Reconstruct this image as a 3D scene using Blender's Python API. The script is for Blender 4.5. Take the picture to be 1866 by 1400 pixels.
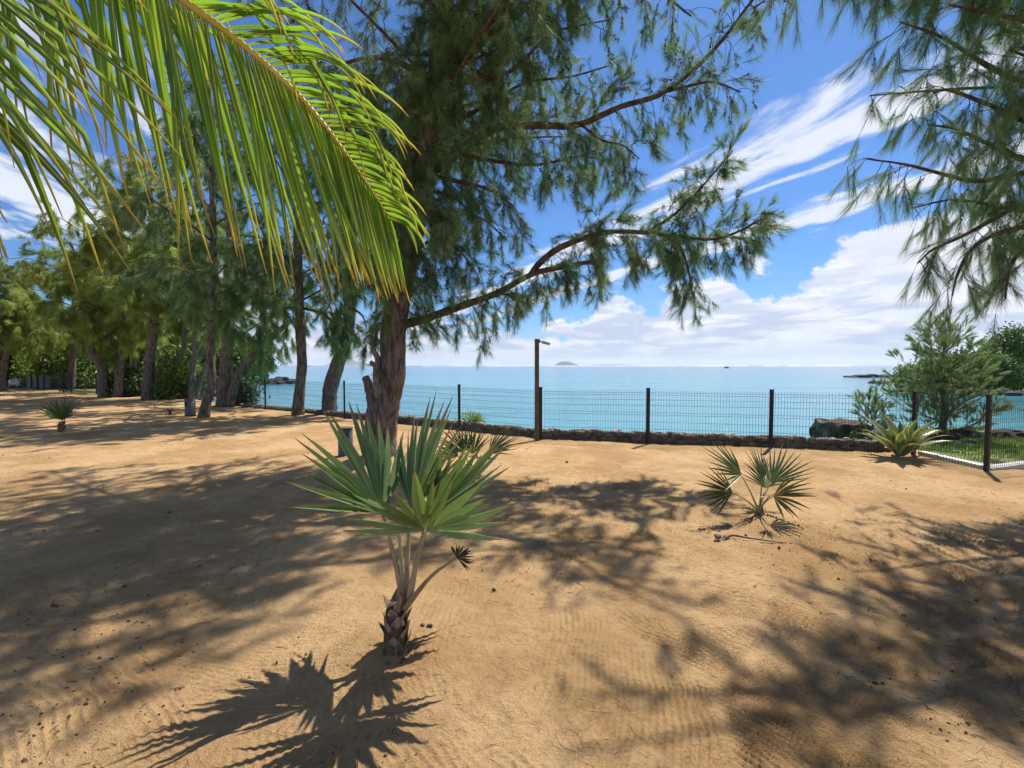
import bpy, math, random
import numpy as np
from mathutils import Vector, Matrix, Quaternion

random.seed(7)
RNG = np.random.default_rng(7)
SC = bpy.context.scene
COL = SC.collection
for o in list(bpy.data.objects):
    bpy.data.objects.remove(o)

# ------------------------------------------------------------------ camera
F, CX, CY = 825.0, 933.0, 700.0           # focal length and centre in photo pixels
HC = 1.65                                 # eye height
PITCH = math.atan((700 - 666) / F)
cam_d = bpy.data.cameras.new('camera')
cam_d.sensor_width = 36.0
cam_d.lens = 36.0 * F / 1866.0
cam_d.clip_start = 0.05
cam_d.clip_end = 60000
cam = bpy.data.objects.new('camera', cam_d)
cam.location = (0, 0, HC)
cam.rotation_euler = (math.pi / 2 - PITCH, 0, 0)
COL.objects.link(cam)
SC.camera = cam

# ------------------------------------------------------------------ light
SUN_AZ, SUN_EL = math.radians(38), math.radians(56)   # azimuth measured from +Y towards +X
SUN_DIR = Vector((math.sin(SUN_AZ) * math.cos(SUN_EL), math.cos(SUN_AZ) * math.cos(SUN_EL), math.sin(SUN_EL)))
sl = bpy.data.lights.new('sun', 'SUN')
sl.energy = 5.0
sl.angle = math.radians(0.53)
sl.color = (1.0, 0.93, 0.82)
sun = bpy.data.objects.new('sun', sl)
sun.rotation_euler = (-SUN_DIR).to_track_quat('-Z', 'Y').to_euler()
sun.location = (20, 25, 40)
COL.objects.link(sun)

SC.view_settings.view_transform = 'Standard'
SC.view_settings.look = 'None'
SC.view_settings.gamma = 1.0
SC.view_settings.exposure = 0.68
SC.render.engine = 'CYCLES'
SC.cycles.max_bounces = 5
SC.cycles.diffuse_bounces = 3
SC.cycles.transmission_bounces = 4
SC.cycles.transparent_max_bounces = 8
SC.cycles.caustics_reflective = False
SC.cycles.caustics_refractive = False
SC.cycles.sample_clamp_indirect = 6.0
SC.cycles.use_light_tree = False


class NT:
    """small helper to wire shader nodes"""
    def __init__(s, tree):
        s.t = tree
        s.n = tree.nodes
        s.n.clear()

    def new(s, kind, **kw):
        nd = s.n.new(kind)
        for k, v in kw.items():
            if k in nd.inputs:
                s.put(nd.inputs[k], v)
            else:
                setattr(nd, k, v)
        return nd

    def put(s, sock, v):
        if hasattr(v, 'is_output'):
            s.t.links.new(v, sock)
        elif v is not None:
            sock.default_value = v

    def m(s, op, a, b=None, c=None, clamp=False):
        nd = s.n.new('ShaderNodeMath')
        nd.operation = op
        nd.use_clamp = clamp
        for i, v in enumerate((a, b, c)):
            if v is not None:
                s.put(nd.inputs[i], v)
        return nd.outputs[0]

    def smooth(s, v, lo, hi, a=0.0, b=1.0):
        nd = s.n.new('ShaderNodeMapRange')
        nd.interpolation_type = 'SMOOTHSTEP'
        s.put(nd.inputs[0], v)
        for i, k in enumerate((lo, hi, a, b)):
            s.put(nd.inputs[1 + i], k)
        return nd.outputs[0]

    def mix(s, fac, a, b, mode='MIX'):
        nd = s.n.new('ShaderNodeMix')
        nd.data_type = 'RGBA'
        nd.blend_type = mode
        s.put(nd.inputs[0], fac)
        s.put(nd.inputs[6], a if hasattr(a, 'is_output') else (*a[:3], 1))
        s.put(nd.inputs[7], b if hasattr(b, 'is_output') else (*b[:3], 1))
        return nd.outputs[2]

    def noise(s, vec, scale, detail=4, rough=0.55, dist=0.0):
        nd = s.n.new('ShaderNodeTexNoise')
        s.put(nd.inputs['Vector'], vec)
        nd.inputs['Scale'].default_value = scale
        nd.inputs['Detail'].default_value = detail
        nd.inputs['Roughness'].default_value = rough
        nd.inputs['Distortion'].default_value = dist
        return nd.outputs[0]

    def xyz(s, x, y, z):
        nd = s.n.new('ShaderNodeCombineXYZ')
        for i, v in enumerate((x, y, z)):
            s.put(nd.inputs[i], v)
        return nd.outputs[0]

    def sep(s, v):
        nd = s.n.new('ShaderNodeSeparateXYZ')
        s.put(nd.inputs[0], v)
        return nd.outputs

    def scale(s, v, k):
        nd = s.n.new('ShaderNodeVectorMath')
        nd.operation = 'MULTIPLY'
        s.put(nd.inputs[0], v)
        s.put(nd.inputs[1], k)
        return nd.outputs[0]


# ------------------------------------------------------------------ sky
world = bpy.data.worlds.new('World')
SC.world = world
world.use_nodes = True
w = NT(world.node_tree)
sky = w.new('ShaderNodeTexSky', sky_type='NISHITA', sun_disc=False)
sky.sun_elevation = SUN_EL
sky.sun_rotation = SUN_AZ
sky.altitude = 0
sky.air_density = 1.0
sky.dust_density = 0.3
sky.ozone_density = 3.5
tc = w.new('ShaderNodeTexCoord').outputs['Generated']
sx, sy, sz = w.sep(tc)
az = w.m('ARCTAN2', sx, sy)
zc = w.m('MAXIMUM', sz, 0.03)
pxx, pyy = w.m('DIVIDE', sx, zc), w.m('DIVIDE', sy, zc)
# high thin cloud streets, all running the same way over the bay
cc = w.m('ADD', w.m('MULTIPLY', pxx, 0.93), w.m('MULTIPLY', pyy, 0.36))
al = w.m('ADD', w.m('MULTIPLY', pxx, 0.36), w.m('MULTIPLY', pyy, -0.93))
wob = w.noise(w.xyz(w.m('MULTIPLY', al, 0.5), w.m('MULTIPLY', cc, 0.5), 3.1), 1.0, 2)
ccw = w.m('ADD', cc, w.m('MULTIPLY', w.m('SUBTRACT', wob, 0.5), 0.7))


def gauss(v, c, s):
    d = w.m('DIVIDE', w.m('SUBTRACT', v, c), s)
    return w.m('EXPONENT', w.m('MULTIPLY', w.m('MULTIPLY', d, d), -1.0))


bands = w.m('ADD', w.m('ADD', gauss(ccw, 2.0, 0.34), gauss(ccw, 2.95, 0.3)), gauss(ccw, -1.5, 0.9))
cn = w.noise(w.xyz(w.m('MULTIPLY', al, 0.9), w.m('MULTIPLY', cc, 2.4), 0.0), 1.6, 6, 0.6, 0.4)
cir = w.smooth(w.m('ADD', w.m('MULTIPLY', bands, 0.72), w.m('MULTIPLY', w.m('SUBTRACT', cn, 0.5), 1.9)), 0.32, 0.74)
# cumulus bank standing over the horizon, taller to the right
top = w.smooth(az, -0.1, 0.9, 0.095, 0.25)
b1 = w.noise(w.scale(tc, (6.5, 6.5, 9.5)), 1.2, 6, 0.58, 0.2)
b2 = w.noise(w.scale(tc, (20.0, 20.0, 26.0)), 1.0, 4, 0.6, 0.0)
bq = w.m('ADD', w.m('DIVIDE', w.m('SUBTRACT', top, sz), 0.16),
         w.m('ADD', w.m('MULTIPLY', w.m('SUBTRACT', b1, 0.5), 2.2), w.m('MULTIPLY', w.m('SUBTRACT', b2, 0.5), 0.9)))
bank = w.m('MULTIPLY', w.smooth(bq, 0.0, 0.22), w.smooth(sz, 0.0, 0.07, 0.45, 1.0))
shade_n = w.noise(w.scale(tc, (4.0, 4.0, 22.0)), 1.9, 4, 0.6, 0.4)
shade = w.smooth(shade_n, 0.38, 0.60)
# grey-lavender bases low down, white lit tops
core = w.smooth(bq, 0.25, 1.3)
puff = w.m('MULTIPLY', core, w.smooth(b2, 0.62, 0.40))
bank_col = w.mix(w.m('MAXIMUM', w.m('MULTIPLY', shade, w.smooth(sz, 0.26, 0.03, 0.25, 1.0)), w.m('MULTIPLY', puff, 0.6)), (9.9, 10.0, 10.4), (5.5, 6.2, 8.1))
cir_col = w.mix(cn, (7.4, 8.2, 10.0), (9.2, 9.4, 9.8))
blue = w.mix(1.0, sky.outputs[0], (0.54, 0.88, 1.28), 'MULTIPLY')
haze_low = w.smooth(sz, 0.10, 0.0)
c0 = w.mix(w.m('MULTIPLY', haze_low, 0.6), blue, (5.0, 6.2, 9.0))
c1 = w.mix(w.m('MULTIPLY', cir, 0.95), c0, cir_col)
c2 = w.mix(w.m('MULTIPLY', bank, 0.92), c1, bank_col)
bg = w.new('ShaderNodeBackground', Color=c2, Strength=0.064)
w.t.links.new(bg.outputs[0], w.new('ShaderNodeOutputWorld').inputs[0])

# ------------------------------------------------------------------ helpers
FWD = Vector((0, math.cos(PITCH), -math.sin(PITCH)))
UPV = Vector((0, math.sin(PITCH), math.cos(PITCH)))


def ray(x, y):
    return Vector((1, 0, 0)) * ((x - CX) / F) + UPV * ((CY - y) / F) + FWD


def at(x, y, Y):
    d = ray(x, y)
    return Vector((0, 0, HC)) + d * (Y / d.y)


def gnd(x, y, z=0.0):
    d = ray(x, y)
    return Vector((0, 0, HC)) + d * ((z - HC) / d.z)


def tag(o, label=None, cat=None, group=None, kind=None):
    if label: o['label'] = label
    if cat: o['category'] = cat
    if group: o['group'] = group
    if kind: o['kind'] = kind
    return o


def empty(name, loc, label=None, cat=None, group=None):
    o = bpy.data.objects.new(name, None)
    o.empty_display_size = 0.2
    o.location = loc
    COL.objects.link(o)
    return tag(o, label, cat, group)


def link(name, me, parent=None, keep=True):
    o = bpy.data.objects.new(name, me)
    COL.objects.link(o)
    if parent is not None:
        o.parent = parent
        if keep:
            chain = Matrix.Identity(4)
            p = parent
            while p is not None:
                chain = Matrix.Translation(p.location) @ p.rotation_euler.to_matrix().to_4x4() @ chain
                p = p.parent
            loc = chain.inverted().to_translation()
            o.location = loc
    return o


class MB:
    def __init__(s):
        s.v, s.f, s.mi, s.a = [], [], [], []

    def add(s, verts, faces, mi=0, attr=None):
        b = len(s.v)
        s.v.extend(verts)
        s.f.extend([tuple(i + b for i in f) for f in faces])
        s.mi.extend([mi] * len(faces))
        s.a.extend(attr if attr is not None else [0.0] * len(verts))

    def tube(s, pts, rad, n=8, cap=True, mi=0, wob=0.0, seed=0):
        pts = [Vector(p) for p in pts]
        rr = random.Random(seed)
        up = None
        rings = []
        for i, p in enumerate(pts):
            t = (pts[min(i + 1, len(pts) - 1)] - pts[max(i - 1, 0)]).normalized()
            if up is None:
                up = t.orthogonal().normalized()
            up = (up - t * up.dot(t))
            up = up.normalized() if up.length > 1e-6 else t.orthogonal().normalized()
            sd = t.cross(up)
            r = rad[i] if hasattr(rad, '__len__') else rad
            ring = []
            for k in range(n):
                a = 2 * math.pi * k / n
                q = r * (1 + wob * (rr.random() - 0.5) * 2)
                ring.append(p + up * (math.cos(a) * q) + sd * (math.sin(a) * q))
            rings.append(ring)
        vs = [v for r in rings for v in r]
        fs = []
        for i in range(len(rings) - 1):
            for k in range(n):
                fs.append((i * n + k, i * n + (k + 1) % n, (i + 1) * n + (k + 1) % n, (i + 1) * n + k))
        if cap:
            fs.append(tuple(range(n - 1, -1, -1)))
            fs.append(tuple(range((len(rings) - 1) * n, len(rings) * n)))
        s.add(vs, fs, mi)

    def box(s, c, size, rz=0.0, mi=0):
        c = Vector(c)
        m = Matrix.Rotation(rz, 3, 'Z')
        vs = [c + m @ Vector((x * size[0] / 2, y * size[1] / 2, z * size[2] / 2)) for x in (-1, 1) for y in (-1, 1) for z in (-1, 1)]
        s.add(vs, [(0, 1, 3, 2), (4, 6, 7, 5), (0, 4, 5, 1), (2, 3, 7, 6), (0, 2, 6, 4), (1, 5, 7, 3)], mi)

    def mesh(s, name, mats, smooth=False, attr=None):
        me = bpy.data.meshes.new(name)
        me.from_pydata([tuple(v) for v in s.v], [], s.f)
        for m in (mats if isinstance(mats, (list, tuple)) else [mats]):
            me.materials.append(m)
        if any(s.mi):
            me.polygons.foreach_set('material_index', s.mi)
        if smooth:
            me.polygons.foreach_set('use_smooth', [True] * len(me.polygons))
        if attr:
            at_ = me.attributes.new(attr, 'FLOAT', 'POINT')
            at_.data.foreach_set('value', s.a)
        me.update()
        return me

    def build(s, name, mats, parent=None, smooth=False, attr=None):
        return link(name, s.mesh(name, mats, smooth, attr), parent)


def catmull(pts, per=5):
    pts = [Vector(p) for p in pts]
    P = [pts[0] * 2 - pts[1]] + pts + [pts[-1] * 2 - pts[-2]]
    out = []
    for i in range(1, len(P) - 2):
        for k in range(per):
            t = k / per
            a, b, c, d = P[i - 1], P[i], P[i + 1], P[i + 2]
            out.append(0.5 * ((2 * b) + (c - a) * t + (2 * a - 5 * b + 4 * c - d) * t * t + (3 * b - a - 3 * c + d) * t ** 3))
    out.append(pts[-1])
    return out


def lerp_list(vals, n):
    xs = np.linspace(0, 1, len(vals))
    return list(np.interp(np.linspace(0, 1, n), xs, vals))


def smoothstep(a, b, x):
    t = np.clip((x - a) / (b - a), 0, 1)
    return t * t * (3 - 2 * t)


def vnoise(x, y, seed=0):
    xi, yi = np.floor(x).astype(np.int64), np.floor(y).astype(np.int64)
    fx, fy = x - xi, y - yi
    fx, fy = fx * fx * (3 - 2 * fx), fy * fy * (3 - 2 * fy)

    def h(i, j):
        n = (i * 374761393 + j * 668265263 + seed * 974634777) & 0xffffffff
        n = ((n ^ (n >> 13)) * 1274126177) & 0xffffffff
        return ((n ^ (n >> 16)) & 0xffff) / 65535.0
    a, b, c, d = h(xi, yi), h(xi + 1, yi), h(xi, yi + 1), h(xi + 1, yi + 1)
    return (a * (1 - fx) + b * fx) * (1 - fy) + (c * (1 - fx) + d * fx) * fy


def fbm(x, y, seed=0, oct=4):
    s, a = 0, 0.5
    for k in range(oct):
        s = s + a * vnoise(x * 2 ** k, y * 2 ** k, seed + k)
        a *= 0.5
    return s


# ------------------------------------------------------------------ materials
def pmat(name, c1, c2, scale=8.0, rough=0.8, bump=0.0, bscale=30.0, stretch=(1, 1, 1), spec=0.3, trans=0.0, coat=0.0, obj=False):
    m = bpy.data.materials.new(name)
    m.use_nodes = True
    t = NT(m.node_tree)
    g = t.new('ShaderNodeTexCoord').outputs['Object'] if obj else t.new('ShaderNodeNewGeometry').outputs['Position']
    v = t.scale(g, stretch)
    f = t.noise(v, scale, 2 if trans else 4, 0.6)
    col = t.mix(t.smooth(f, 0.3, 0.7), c1, c2)
    b = t.new('ShaderNodeBsdfPrincipled', Roughness=rough)
    t.put(b.inputs['Base Color'], col)
    b.inputs['Specular IOR Level'].default_value = spec
    if coat:
        b.inputs['Coat Weight'].default_value = coat
        b.inputs['Coat Roughness'].default_value = 0.35
    if bump:
        bn = t.new('ShaderNodeBump', Height=t.noise(v, bscale, 4, 0.65), Strength=1.0, Distance=bump)
        t.put(b.inputs['Normal'], bn.outputs[0])
    out = b.outputs[0]
    if trans:
        tr = t.new('ShaderNodeBsdfTranslucent', Color=col)
        mx = t.new('ShaderNodeMixShader')
        t.put(mx.inputs[0], trans)
        t.put(mx.inputs[1], out)
        t.put(mx.inputs[2], tr.outputs[0])
        out = mx.outputs[0]
    t.t.links.new(out, t.new('ShaderNodeOutputMaterial').inputs[0])
    return m


def leafmat(name, stops, rough=0.4, trans=0.35, spec=0.5, vary=0.25, tgain=1.3, nscale=9.0):
    """colour runs along the blade (attribute t): stops = [(pos, colour)]"""
    m = bpy.data.materials.new(name)
    m.use_nodes = True
    t = NT(m.node_tree)
    a = t.new('ShaderNodeAttribute', attribute_name='t').outputs['Fac']
    pos = t.new('ShaderNodeNewGeometry').outputs['Position']
    rnd = t.new('ShaderNodeObjectInfo').outputs['Random']
    n1 = t.noise(pos, nscale, 4, 0.6)
    r = t.new('ShaderNodeValToRGB')
    t.put(r.inputs[0], t.m('ADD', a, t.m('MULTIPLY', t.m('SUBTRACT', n1, 0.5), 0.12)))
    cr = r.color_ramp
    while len(cr.elements) < len(stops):
        cr.elements.new(0.5)
    for e, (p, c) in zip(cr.elements, stops):
        e.position = p
        e.color = (*c, 1)
    k = t.m('ADD', 1.0 - vary / 2, t.m('MULTIPLY', rnd, vary))
    k = t.m('MULTIPLY', k, t.smooth(n1, 0.2, 0.8, 0.85, 1.15))
    nd = t.n.new('ShaderNodeVectorMath')
    nd.operation = 'SCALE'
    t.put(nd.inputs[0], r.outputs[0])
    t.put(nd.inputs['Scale'], k)
    col = nd.outputs[0]
    b = t.new('ShaderNodeBsdfPrincipled', Roughness=rough)
    t.put(b.inputs['Base Color'], col)
    b.inputs['Specular IOR Level'].default_value = spec
    tcol = t.mix(1.0, col, (1.15 * tgain, 1.2 * tgain, 0.55 * tgain), 'MULTIPLY')
    tr = t.new('ShaderNodeBsdfTranslucent', Color=tcol)
    mx = t.new('ShaderNodeMixShader')
    mx.inputs[0].default_value = trans
    t.put(mx.inputs[1], b.outputs[0])
    t.put(mx.inputs[2], tr.outputs[0])
    t.t.links.new(mx.outputs[0], t.new('ShaderNodeOutputMaterial').inputs[0])
    return m


def sand_material():
    m = bpy.data.materials.new('raked_sand')
    m.use_nodes = True
    t = NT(m.node_tree)
    p = t.new('ShaderNodeNewGeometry').outputs['Position']
    n1 = t.noise(p, 0.9, 5, 0.6)
    n2 = t.noise(p, 14.0, 6, 0.7)
    n3 = t.noise(p, 160.0, 3, 0.6)
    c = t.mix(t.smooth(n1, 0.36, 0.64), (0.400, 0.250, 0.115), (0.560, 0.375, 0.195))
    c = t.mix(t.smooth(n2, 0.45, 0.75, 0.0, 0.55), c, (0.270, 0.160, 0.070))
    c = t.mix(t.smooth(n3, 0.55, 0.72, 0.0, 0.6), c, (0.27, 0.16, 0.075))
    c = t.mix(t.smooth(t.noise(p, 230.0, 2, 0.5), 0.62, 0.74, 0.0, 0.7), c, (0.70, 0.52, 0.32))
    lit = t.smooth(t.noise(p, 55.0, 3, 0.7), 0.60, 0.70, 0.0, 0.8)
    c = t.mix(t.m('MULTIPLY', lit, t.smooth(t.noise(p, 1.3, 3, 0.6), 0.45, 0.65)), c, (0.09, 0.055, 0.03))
    # green lawn and pale beach further off, beyond the fence
    x, y, z = t.sep(p)
    b = t.new('ShaderNodeBsdfPrincipled', Roughness=0.95)
    t.put(b.inputs['Base Color'], c)
    b.inputs['Specular IOR Level'].default_value = 0.1
    h = t.m('ADD', t.m('MULTIPLY', t.noise(p, 34.0, 5, 0.8), 0.034), t.m('MULTIPLY', n3, 0.004))
    bn = t.new('ShaderNodeBump', Height=h, Strength=1.0, Distance=1.0)
    t.put(b.inputs['Normal'], bn.outputs[0])
    t.t.links.new(b.outputs[0], t.new('ShaderNodeOutputMaterial').inputs[0])
    return m


def sea_material():
    m = bpy.data.materials.new('lagoon_water')
    m.use_nodes = True
    t = NT(m.node_tree)
    p = t.new('ShaderNodeNewGeometry').outputs['Position']
    x, y, z = t.sep(p)
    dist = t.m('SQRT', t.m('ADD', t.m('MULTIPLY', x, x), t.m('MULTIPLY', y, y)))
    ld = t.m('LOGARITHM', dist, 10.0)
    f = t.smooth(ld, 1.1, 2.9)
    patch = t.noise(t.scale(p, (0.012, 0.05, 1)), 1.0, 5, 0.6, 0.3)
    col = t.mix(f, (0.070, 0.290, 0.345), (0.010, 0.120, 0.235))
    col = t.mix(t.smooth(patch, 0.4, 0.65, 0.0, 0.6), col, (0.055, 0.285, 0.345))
    weed = t.noise(t.scale(p, (0.02, 0.09, 1)), 1.0, 4, 0.6, 0.2)
    col = t.mix(t.smooth(weed, 0.54, 0.66, 0.0, 0.5), col, (0.020, 0.15, 0.20))
    b = t.new('ShaderNodeBsdfPrincipled', Roughness=0.12, IOR=1.33)
    t.put(b.inputs['Base Color'], col)
    b.inputs['Specular IOR Level'].default_value = 0.5
    w1 = t.noise(t.scale(p, (0.35, 1.1, 1)), 1.3, 5, 0.6, 0.4)
    w2 = t.noise(t.scale(p, (0.05, 0.2, 1)), 1.0, 4, 0.6, 0.3)
    w3 = t.noise(t.scale(p, (1.0, 2.0, 1)), 5.0, 3, 0.6, 0.0)
    h = t.m('ADD', t.m('ADD', t.m('MULTIPLY', w1, 0.10), t.m('MULTIPLY', w2, 0.40)), t.m('MULTIPLY', w3, 0.02))
    bn = t.new('ShaderNodeBump', Height=h, Strength=0.9, Distance=1.0)
    t.put(b.inputs['Normal'], bn.outputs[0])
    t.t.links.new(b.outputs[0], t.new('ShaderNodeOutputMaterial').inputs[0])
    return m


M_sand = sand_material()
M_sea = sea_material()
M_lawn = pmat('lawn', (0.16, 0.19, 0.06), (0.34, 0.30, 0.15), 1.2, 0.95, 0.02, 30)
M_turf = pmat('turf', (0.07, 0.13, 0.02), (0.22, 0.24, 0.09), 2.5, 0.95, 0.03, 25)
M_beach = pmat('pale_beach', (0.55, 0.45, 0.33), (0.66, 0.56, 0.42), 1.5, 0.95, 0.02, 20)
M_bark = pmat('bark', (0.075, 0.060, 0.050), (0.25, 0.212, 0.182), 7.0, 0.95, 0.05, 16.0, (2.4, 2.4, 0.55), 0.1)
M_bark2 = pmat('limb_bark', (0.055, 0.036, 0.026), (0.15, 0.105, 0.08), 9.0, 0.95, 0.02, 22.0, (1, 1, 1), 0.1)
M_dead = pmat('dead_wood', (0.10, 0.075, 0.06), (0.34, 0.27, 0.22), 12.0, 0.95, 0.02, 25.0, (2, 2, 0.6), 0.1)
M_cut = pmat('cut_wood', (0.10, 0.075, 0.055), (0.19, 0.14, 0.10), 20.0, 0.95, 0.01, 40.0)
M_needle = pmat('needles', (0.105, 0.198, 0.066), (0.225, 0.335, 0.125), 2.2, 0.5, 0, 1, (1, 1, 1), 0.4, 0.46)
M_needle2 = pmat('needles_far', (0.185, 0.285, 0.050), (0.42, 0.480, 0.130), 0.9, 0.6, 0, 1, (1, 1, 1), 0.3, 0.55)
M_needle3 = pmat('needles_young', (0.17, 0.25, 0.09), (0.32, 0.39, 0.16), 2.0, 0.55, 0, 1, (1, 1, 1), 0.3, 0.42)
M_cone = pmat('cones', (0.030, 0.022, 0.016), (0.065, 0.045, 0.03), 40.0, 0.9)
M_leafy = pmat('broad_leaves', (0.085, 0.165, 0.022), (0.26, 0.35, 0.065), 1.6, 0.5, 0, 1, (1, 1, 1), 0.4, 0.3)
M_leafy2 = pmat('dark_leaves', (0.035, 0.075, 0.018), (0.085, 0.14, 0.035), 1.6, 0.5, 0, 1, (1, 1, 1), 0.4, 0.25)
M_lime = pmat('lime_leaves', (0.19, 0.30, 0.035), (0.34, 0.44, 0.07), 3, 0.5, 0, 1, (1, 1, 1), 0.4, 0.35)
M_red = pmat('red_bracts', (0.34, 0.075, 0.04), (0.42, 0.18, 0.09), 5, 0.6, 0, 1, (1, 1, 1), 0.2, 0.3)
M_black = pmat('black_metal', (0.012, 0.013, 0.014), (0.022, 0.023, 0.024), 20, 0.45, 0.0005, 80)
M_wire = pmat('wire', (0.016, 0.018, 0.019), (0.028, 0.03, 0.03), 30, 0.4)
M_basalt = pmat('basalt', (0.022, 0.020, 0.021), (0.075, 0.068, 0.064), 5, 0.9, 0.03, 14)
M_boulder = pmat('boulder_stone', (0.030, 0.027, 0.027), (0.22, 0.17, 0.12), 3.2, 0.95, 0.05, 9)
M_stone = pmat('wall_stone', (0.090, 0.077, 0.064), (0.23, 0.197, 0.162), 6, 0.95, 0.03, 18)
M_mortar = pmat('wall_core', (0.060, 0.051, 0.045), (0.14, 0.12, 0.10), 9, 0.95, 0.03, 20)
M_rubble = pmat('pale_rubble', (0.16, 0.135, 0.11), (0.42, 0.37, 0.31), 9, 0.95, 0.02, 20)
M_conc = pmat('concrete', (0.36, 0.35, 0.335), (0.55, 0.535, 0.51), 6, 0.9, 0.006, 30)
M_kerb = pmat('white_kerb', (0.55, 0.54, 0.52), (0.72, 0.71, 0.68), 6, 0.9, 0.006, 30)
M_grey = pmat('grey_paint', (0.075, 0.085, 0.10), (0.12, 0.13, 0.15), 6, 0.7, 0.003, 40)
M_dark = pmat('dark_void', (0.008, 0.008, 0.009), (0.014, 0.014, 0.015), 6, 0.6)
M_timber = pmat('weathered_timber', (0.070, 0.056, 0.044), (0.15, 0.122, 0.095), 9, 0.9, 0.006, 25, (3, 3, 0.3))
M_lamp = pmat('lamp_housing', (0.33, 0.32, 0.30), (0.43, 0.42, 0.39), 10, 0.5)
M_white = pmat('white_plastic', (0.74, 0.72, 0.69), (0.82, 0.80, 0.78), 4, 0.5)
M_teal = pmat('blue_grey_sheet', (0.075, 0.115, 0.135), (0.12, 0.16, 0.18), 3, 0.6)
M_shed = pmat('dark_hut', (0.02, 0.016, 0.014), (0.04, 0.03, 0.026), 3, 0.8)
M_island = pmat('island_scrub', (0.06, 0.08, 0.05), (0.13, 0.12, 0.09), 0.02, 0.95)
M_foam = pmat('surf_foam', (0.78, 0.80, 0.82), (0.85, 0.86, 0.87), 0.05, 0.8)
M_litter = pmat('litter', (0.045, 0.028, 0.016), (0.15, 0.095, 0.05), 40, 0.95)
M_dryneedle = pmat('dry_needles', (0.17, 0.105, 0.05), (0.29, 0.18, 0.085), 30, 0.95)
M_husk = pmat('husk', (0.045, 0.032, 0.026), (0.17, 0.135, 0.115), 35, 0.95, 0.01, 60)
M_root = pmat('root_ball', (0.075, 0.045, 0.026), (0.15, 0.095, 0.055), 18, 0.95, 0.012, 40)
M_sheath = pmat('leaf_sheath', (0.11, 0.085, 0.062), (0.36, 0.295, 0.225), 16, 0.85, 0.004, 50, (2, 2, 0.5))
M_petiole = pmat('petiole', (0.27, 0.25, 0.13), (0.42, 0.37, 0.24), 7, 0.55, 0.0, 1, (1, 1, 1), 0.4, 0.1)
M_petiole_red = pmat('petiole_margin', (0.30, 0.075, 0.06), (0.40, 0.15, 0.11), 9, 0.5)
M_petiole_g = pmat('petiole_small', (0.20, 0.155, 0.075), (0.32, 0.25, 0.13), 9, 0.55)
M_fan = leafmat('fan_leaf', [(0.0, (0.20, 0.25, 0.10)), (0.25, (0.120, 0.195, 0.072)), (0.80, (0.125, 0.200, 0.080)), (0.91, (0.21, 0.17, 0.08)), (0.98, (0.13, 0.08, 0.04))], 0.38, 0.17, 0.5, 0.5)
M_fan2 = leafmat('fan_leaf_small', [(0.0, (0.19, 0.20, 0.07)), (0.25, (0.085, 0.145, 0.055)), (0.84, (0.09, 0.145, 0.06)), (0.97, (0.22, 0.16, 0.07))], 0.4, 0.25, 0.45, 0.45)
M_fan3 = leafmat('fan_leaf_bronze', [(0.0, (0.17, 0.13, 0.04)), (0.3, (0.085, 0.085, 0.03)), (0.8, (0.065, 0.06, 0.025)), (0.97, (0.16, 0.10, 0.045))], 0.45, 0.2, 0.4, 0.5)
M_deadfan = leafmat('dry_fan', [(0.0, (0.10, 0.075, 0.04)), (0.5, (0.05, 0.045, 0.03)), (1.0, (0.04, 0.033, 0.025))], 0.7, 0.05, 0.2)
M_coco = leafmat('coconut_leaflet', [(0.0, (0.135, 0.235, 0.026)), (0.55, (0.135, 0.245, 0.030)), (0.80, (0.20, 0.28, 0.04)), (0.93, (0.42, 0.31, 0.035)), (0.97, (0.30, 0.17, 0.05))], 0.30, 0.48, 0.55, 0.75, 1.5, 4.0)
M_cocorib = leafmat('leaflet_midrib', [(0.0, (0.60, 0.52, 0.11)), (0.6, (0.46, 0.50, 0.11)), (1.0, (0.40, 0.28, 0.09))], 0.4, 0.25, 0.5, 0.2)
M_rachis = pmat('rachis', (0.50, 0.38, 0.06), (0.64, 0.50, 0.11), 9, 0.45)
M_cocotrunk = pmat('coconut_trunk', (0.15, 0.125, 0.10), (0.30, 0.26, 0.21), 8, 0.95, 0.02, 14, (0.6, 0.6, 3))
M_agave = leafmat('agave_green', [(0.0, (0.16, 0.23, 0.09)), (0.5, (0.11, 0.18, 0.07)), (1.0, (0.14, 0.17, 0.07))], 0.4, 0.12, 0.5, 0.3)
M_agave_y = leafmat('agave_margin', [(0.0, (0.38, 0.42, 0.20)), (0.5, (0.40, 0.41, 0.16)), (1.0, (0.34, 0.32, 0.13))], 0.4, 0.15, 0.5, 0.2)

# ------------------------------------------------------------------ plan of the place
SEA_Z = -0.95
FENCE = [gnd(1664, 828), gnd(1404, 817), gnd(1180, 808), gnd(985, 802), gnd(837, 786), Vector((-3.2, 12.65, 0)),
         gnd(628, 763), gnd(550, 752.5), gnd(484, 747), gnd(426, 741), Vector((-13.4, 20.0, 0)), gnd(336, 727),
         Vector((-18.6, 23.6, 0)), gnd(229, 720.5), Vector((-23.3, 25.8, 0)), gnd(176, 718.5), Vector((-27.4, 27.6, 0)), gnd(130, 715.0), gnd(110, 713.6), gnd(80, 711.5)]
FENCE_R = [gnd(1664, 828), gnd(1797, 859), gnd(1797, 859) + Vector((2.3, 0.75, 0)), gnd(1797, 859) + Vector((4.6, 1.5, 0))]
fx_ = np.array([p.x for p in FENCE][::-1])
fy_ = np.array([p.y for p in FENCE][::-1])


def fence_y(x):
    return np.interp(x, fx_, fy_)


PALM1 = gnd(722, 1196)
PALM2 = gnd(858, 886)
PALM3 = gnd(1383, 946)
PALM4 = gnd(113, 791)
TREE1 = gnd(690, 838)

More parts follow.
